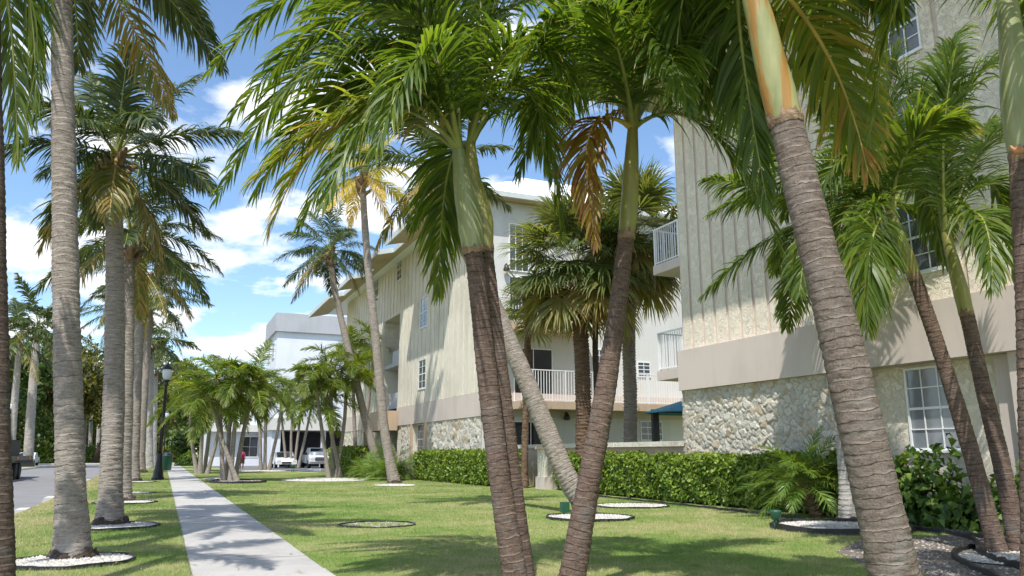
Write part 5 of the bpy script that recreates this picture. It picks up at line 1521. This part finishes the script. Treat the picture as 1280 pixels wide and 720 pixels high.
p = G(330, 589); tree_ring('pale sandy patch under the three-stemmed palm clump', (p.x, p.y), 2.0, 2.6, 500, 217, .06, .05, edge=False)
p = G(232, 601); tree_ring('pale gravel patch at the sidewalk edge before the round bushes', (3.3, p.y + 2), .9, 3.0, 700, 218, .04, .05, edge=False)

# gravel bed at the lower right with winding black edging
g = np.random.default_rng(77)
bed = [G(1045, 690), G(1090, 668), G(1150, 672), G(1190, 668), G(1215, 664), G(1400, 680), G(1500, 800), G(1230, 760), G(1160, 720), G(1090, 712)]
bp_ = [(v.x, v.y) for v in bed]
t = thing('gravel_bed', 'grey mulch and gravel bed round the pair of palms at the lower right', 'gravel bed', (bed[0].x, bed[0].y, 0))
b = MB(); b.add([(x, y, .006) for x, y in bp_], [tuple(range(len(bp_)))]); b.build('mulch', M_gravel_soil, t)
def inpoly(x, y, poly):
    c = np.zeros(len(x), bool); j = len(poly) - 1
    for i in range(len(poly)):
        xi, yi = poly[i]; xj, yj = poly[j]
        c ^= ((yi > y) != (yj > y)) & (x < (xj - xi) * (y - yi) / (yj - yi + 1e-12) + xi); j = i
    return c
xs, ys = np.array([p_[0] for p_ in bp_]), np.array([p_[1] for p_ in bp_])
x = g.uniform(xs.min(), xs.max(), 16000); y = g.uniform(ys.min(), ys.max(), 16000)
k = inpoly(x, y, bp_); x, y = x[k], y[k]
dens = .5 + .5 * np.sin(x * 2.1) * np.sin(y * 1.7 + 1)
k = g.uniform(0, 1, len(x)) < .2 + .6 * dens; x, y = x[k], y[k]
V, T_, A = pebbles(np.stack([x, y, np.full(len(x), .008)], 1), .024, g)
o = link('pebbles', mesh_np('pebbles', V, T_, M_pebble_g, {'tint': A}), t); o['kind'] = 'stuff'
def strip_edge(label, pxs, h, name='bed_edging', w_=.03):
    P = catmull([Vector(G(*q)) for q in pxs], 60)
    t = thing(name, label, 'edging', Vector(P[0]), 'black plastic edging of the planting beds')
    b = MB(); vs = []
    for i, p_ in enumerate(P):
        tg = P[min(i + 1, 59)] - P[max(i - 1, 0)]; tg = tg / np.linalg.norm(tg); nn = np.array([-tg[1], tg[0], 0])
        hh = h * (1 + .15 * math.sin(i * .9) + .1 * math.sin(i * 2.3))
        for s, z in ((-1, -.02), (-1, hh), (1, hh), (1, -.02)):
            q = p_ + nn * w_ * s; vs.append((q[0], q[1], z))
    b.add(vs, [(i*4+j, (i+1)*4+j, (i+1)*4+(j+1) % 4, i*4+(j+1) % 4) for i in range(59) for j in range(4)])
    b.build('strip', M_edge, t)
strip_edge('black edging along the foot of the shrubs from the big ring to the right edge', [(1147, 664), (1190, 668), (1235, 674), (1300, 686)], .09)
strip_edge('winding black edging crossing the gravel bed left of the pair of palms', [(1300, 745), (1240, 722), (1205, 706), (1192, 695), (1205, 688), (1222, 684), (1215, 675), (1185, 668)], .08)
strip_edge('short black edging loop at the foot of the pair of palms', [(1330, 722), (1275, 712), (1240, 702), (1225, 694), (1222, 686)], .10)
strip_edge('long black edging strip in front of the hedge below the stone wall', [(745, 621), (840, 631), (930, 641), (1005, 651)], .07)

# white pebble pocket at the foot of the pair
p = G(1275, 700); tree_ring('white pebble pocket at the foot of the pair of slender palms', (p.x, p.y), 1.0, .8, 2600, 219, .06, .026, edge=False)

# ------------------------------------------------------------------ far trees across the road
def broadleaf(label, base, H, rad, n, size, seed, matl, group, trunk_r=.35, lean=0.0, cz=.62):
    g = np.random.default_rng(seed)
    base = Vector(base); t = thing('broadleaf_tree', label, 'tree', base, group)
    m = MB(); top = base + Vector((lean, 0, H * .45))
    m.tube([base, base.lerp(top, .5) + Vector((lean * .2, 0, 0)), top], [trunk_r, trunk_r * .8, trunk_r * .65], 10)
    cl = []
    nb = 9
    for i in range(nb):
        a = i * 2.4; rr = rad * g.uniform(.35, .85)
        e = base + Vector((lean + math.cos(a) * rr, math.sin(a) * rr, H * g.uniform(cz - .12, .92)))
        m.tube([top, top.lerp(e, .5) + Vector((0, 0, H * .06)), e], [trunk_r * .4, trunk_r * .25, trunk_r * .08], 6)
        cl.append((np.array(e), rad * g.uniform(.35, .55)))
    m.build('trunk', M_trunk_dark if seed % 2 else M_root, t)
    Ps, Ns = [], []
    for e, r in cl:
        k = n // nb; d = unit(g.normal(0, 1, (k, 3))); q = g.uniform(0, 1, k) ** .4
        q = q * (1 + .25 * np.sin(d[:, 0] * 7 + e[0]) * np.sin(d[:, 2] * 6))
        Ps.append(e + d * (q * r)[:, None] * np.array([1, 1, .75])); Ns.append(unit(d + g.normal(0, .7, (k, 3))))
    link('crown', leaf_mesh('crown', cards(np.concatenate(Ps), np.concatenate(Ns), size, g, .6), [matl]), t)
FT = 'trees beyond the far end of the road'
for i, (px_, Y, H, rad, ml, lab) in enumerate((
    (30, 165, 17, 9, M_tree, 'olive-yellow broadleaf tree left of the nearest verge palm, beyond the truck'), (118, 158, 17, 9, M_tree, 'dark olive broadleaf tree between the two nearest verge palms'),
    (-40, 150, 18, 9, M_tree2, 'green broadleaf tree at the far left edge across the road'), (75, 205, 20, 11, M_tree2, 'green tree behind the olive ones, over the road'),
    (165, 215, 20, 11, M_tree, 'distant olive tree behind the verge row'), (215, 260, 20, 11, M_tree2, 'distant green tree at the end of the sidewalk'), (250, 230, 15, 9, M_tree2, 'distant green tree right of the sidewalk end'), (-10, 240, 24, 12, M_tree, 'far olive tree rising behind the truck'))):
    q = PY(px_, 571, Y); broadleaf(lab, (q.x, Y, 0), H * 1.25, rad * 1.15, 9000, .85, 300 + i, ml, FT, trunk_r=.6, lean=(2.0 if i == 1 else 0.5), cz=(.5 if i < 2 else .36))
for i, (px_, cy, Y, r, lab) in enumerate(((36, 418, 120, .55, 'tall grey palm trunk across the road, seen left of the nearest verge palm'), (14, 435, 112, .42, 'leaning grey palm at the far left behind the truck'), (104, 500, 170, .4, 'slim palm stem across the road between the verge palms'), (112, 490, 178, .36, 'slim pale palm stem behind the other, across the road'), (122, 495, 190, .4, 'third slim palm stem across the road, closest to the second verge palm'))):
    q = PY(px_, 573, Y); d = DIST(q)
    coconut(lab, (q.x, Y, 0), W(px_ + (10 if i < 2 else 3), cy, d), 'palms across the road', r=r, nf=14, L=6.5 if i < 2 else 5.5, seed=400 + i, each=False, lmax=1.7, n=56, lw=.16, roots=False, tr=M_trunk_pale, leaf=M_frond if i > 1 else M_coco, dead=2, flare=1.2)
for i, (px_, Y, w2, h2, lab) in enumerate(((60, 160, 16, 2.6, 'low bright green shrubs behind the far kerb at left'), (110, 175, 14, 3.0, 'low green shrubs behind the far kerb between the verge palms'), (150, 190, 12, 3.0, 'low green shrubs beyond the road behind the verge row'))):
    q = PY(px_, 572, Y); bush(lab, (q.x, Y, 0), w2 * .5, 3, h2, 2600, .6, 500 + i, M_hedge, 'shrubs', 'shrub', 'low shrubs beyond the far kerb')
for i, (x_, Y, H) in enumerate(((7.5, 140, 12), (5.0, 180, 14), (12, 165, 13), (-3, 320, 26), (18, 330, 26), (-30, 330, 26), (-70, 300, 26), (45, 300, 22))):
    broadleaf(('green tree beyond the palm clumps right of the sidewalk', 'green tree near the end of the sidewalk, right side', 'green tree beside the white building behind the clumps', 'far tree closing the street view', 'far tree closing the view right of the street', 'far tree closing the view left of the street', 'far tree at the left horizon', 'far tree at the horizon behind the buildings')[i], (x_, Y, 0), H, H * .5, 6000, .8 if i < 3 else 1.3, 600 + i, M_tree2, FT, trunk_r=.4, cz=.36)

for i, (px_, Y, hh) in enumerate(((-30, 190, 9), (22, 225, 11), (60, 235, 10), (100, 240, 11), (140, 245, 11), (178, 255, 12))):
    q = PY(px_, 571, Y); bush(('dense dark thicket at the far left behind the trees', 'dense thicket behind the flatbed truck, under the far trees', 'tall dark thicket behind the grey palm across the road', 'tall thicket behind the slim palm stems across the road', 'tall dark thicket seen beside the second verge trunk', 'dark thicket closing the view behind the verge row')[i], (q.x, Y, 0), 14, 5, hh, 5000, 1.2, 700 + i, M_tree2 if i % 2 else M_tree, 'thicket', 'thicket', 'thickets under the far trees', False)

# fallen leaflet bits on lawn and walk
g = np.random.default_rng(909)
n = 420
y = 9 + 32 * g.uniform(0, 1, n) ** 1.6; x = g.uniform(-3.3, 13, n); x = np.where(x > y * 1.0, x * .5, x)
a = g.uniform(0, 6.28, n); L_ = g.uniform(.06, .28, n); ww = g.uniform(.006, .014, n)
d = np.stack([np.cos(a), np.sin(a), np.zeros(n)], 1); s = np.stack([-np.sin(a), np.cos(a), np.zeros(n)], 1)
P = np.stack([x, y, np.where((x > .49) & (x < 2.22), .024, .045)], 1)
up = np.array([0, 0, 1.0]) * g.uniform(.0, .03, n)[:, None]
V = np.stack([P - d * L_[:, None] * .5, P + s * ww[:, None] + up, P + d * L_[:, None] * .5, P - s * ww[:, None] + up], 1).reshape(-1, 3)
o = link('fallen_leaflets', mesh_np('fallen_leaflets', V, np.arange(4 * n).reshape(n, 4), simple('dry_leaflet', (.30, .22, .12), .8, var=.4), None)); setp(o, 'dry brown leaflet scraps scattered over the lawn and the walk', 'leaf litter', kind='stuff')

# ------------------------------------------------------------------ grass
def grass(name, n, sampler, hgt, wid, seed):
    g = np.random.default_rng(seed)
    x, y = sampler(g, n)
    ok = np.ones(len(x), bool)
    for cx, cy, r in BEDS: ok &= (x - cx) ** 2 + (y - cy) ** 2 > r * r
    ok &= ~inpoly(x, y, bp_)
    x, y = x[ok], y[ok]; n = len(x)
    a = g.uniform(0, 2 * math.pi, n); h = hgt * g.uniform(.5, 1.25, n); le = g.normal(0, .55, (n, 2)) * h[:, None]
    dist = np.hypot(x, y); ww = wid * np.clip(dist / 14, .8, 3)
    p = np.stack([x, y, np.full(n, -.004)], 1)
    s = np.stack([np.cos(a), np.sin(a), np.zeros(n)], 1) * ww[:, None]
    tip = p + np.stack([le[:, 0], le[:, 1], h], 1)
    V = np.stack([p - s, p + s, tip], 1).reshape(-1, 3)
    T_ = np.arange(3 * n).reshape(n, 3)
    o = link(name, mesh_np(name, V, T_, M_blade, {'tint': np.repeat(g.uniform(0, 1, n), 3)}))
    setp(o, kind='stuff'); return o
def lawn_s(g, n):
    y = 7.5 + 60 * g.uniform(0, 1, n) ** 2.2
    x = 2.215 + g.uniform(0, 1, n) * (np.minimum(15.6, 2.0 + y * 1.15) - 2.215)
    return x, y
def verge_s(g, n):
    y = 9 + 85 * g.uniform(0, 1, n) ** 2.2
    x0 = np.where(y < 33, -3.5, -3.5 - (y - 33) * .0235); return x0 + g.uniform(0, 1, n) * (.50 - x0), y
o = grass('lawn_grass', 420000, lawn_s, .045, .0032, 7); o['label'] = 'short sunlit lawn grass with straw-coloured patches right of the sidewalk'; o['category'] = 'grass'
o = grass('verge_grass', 200000, verge_s, .05, .0035, 8); o['label'] = 'green verge grass between the road and the sidewalk'; o['category'] = 'grass'
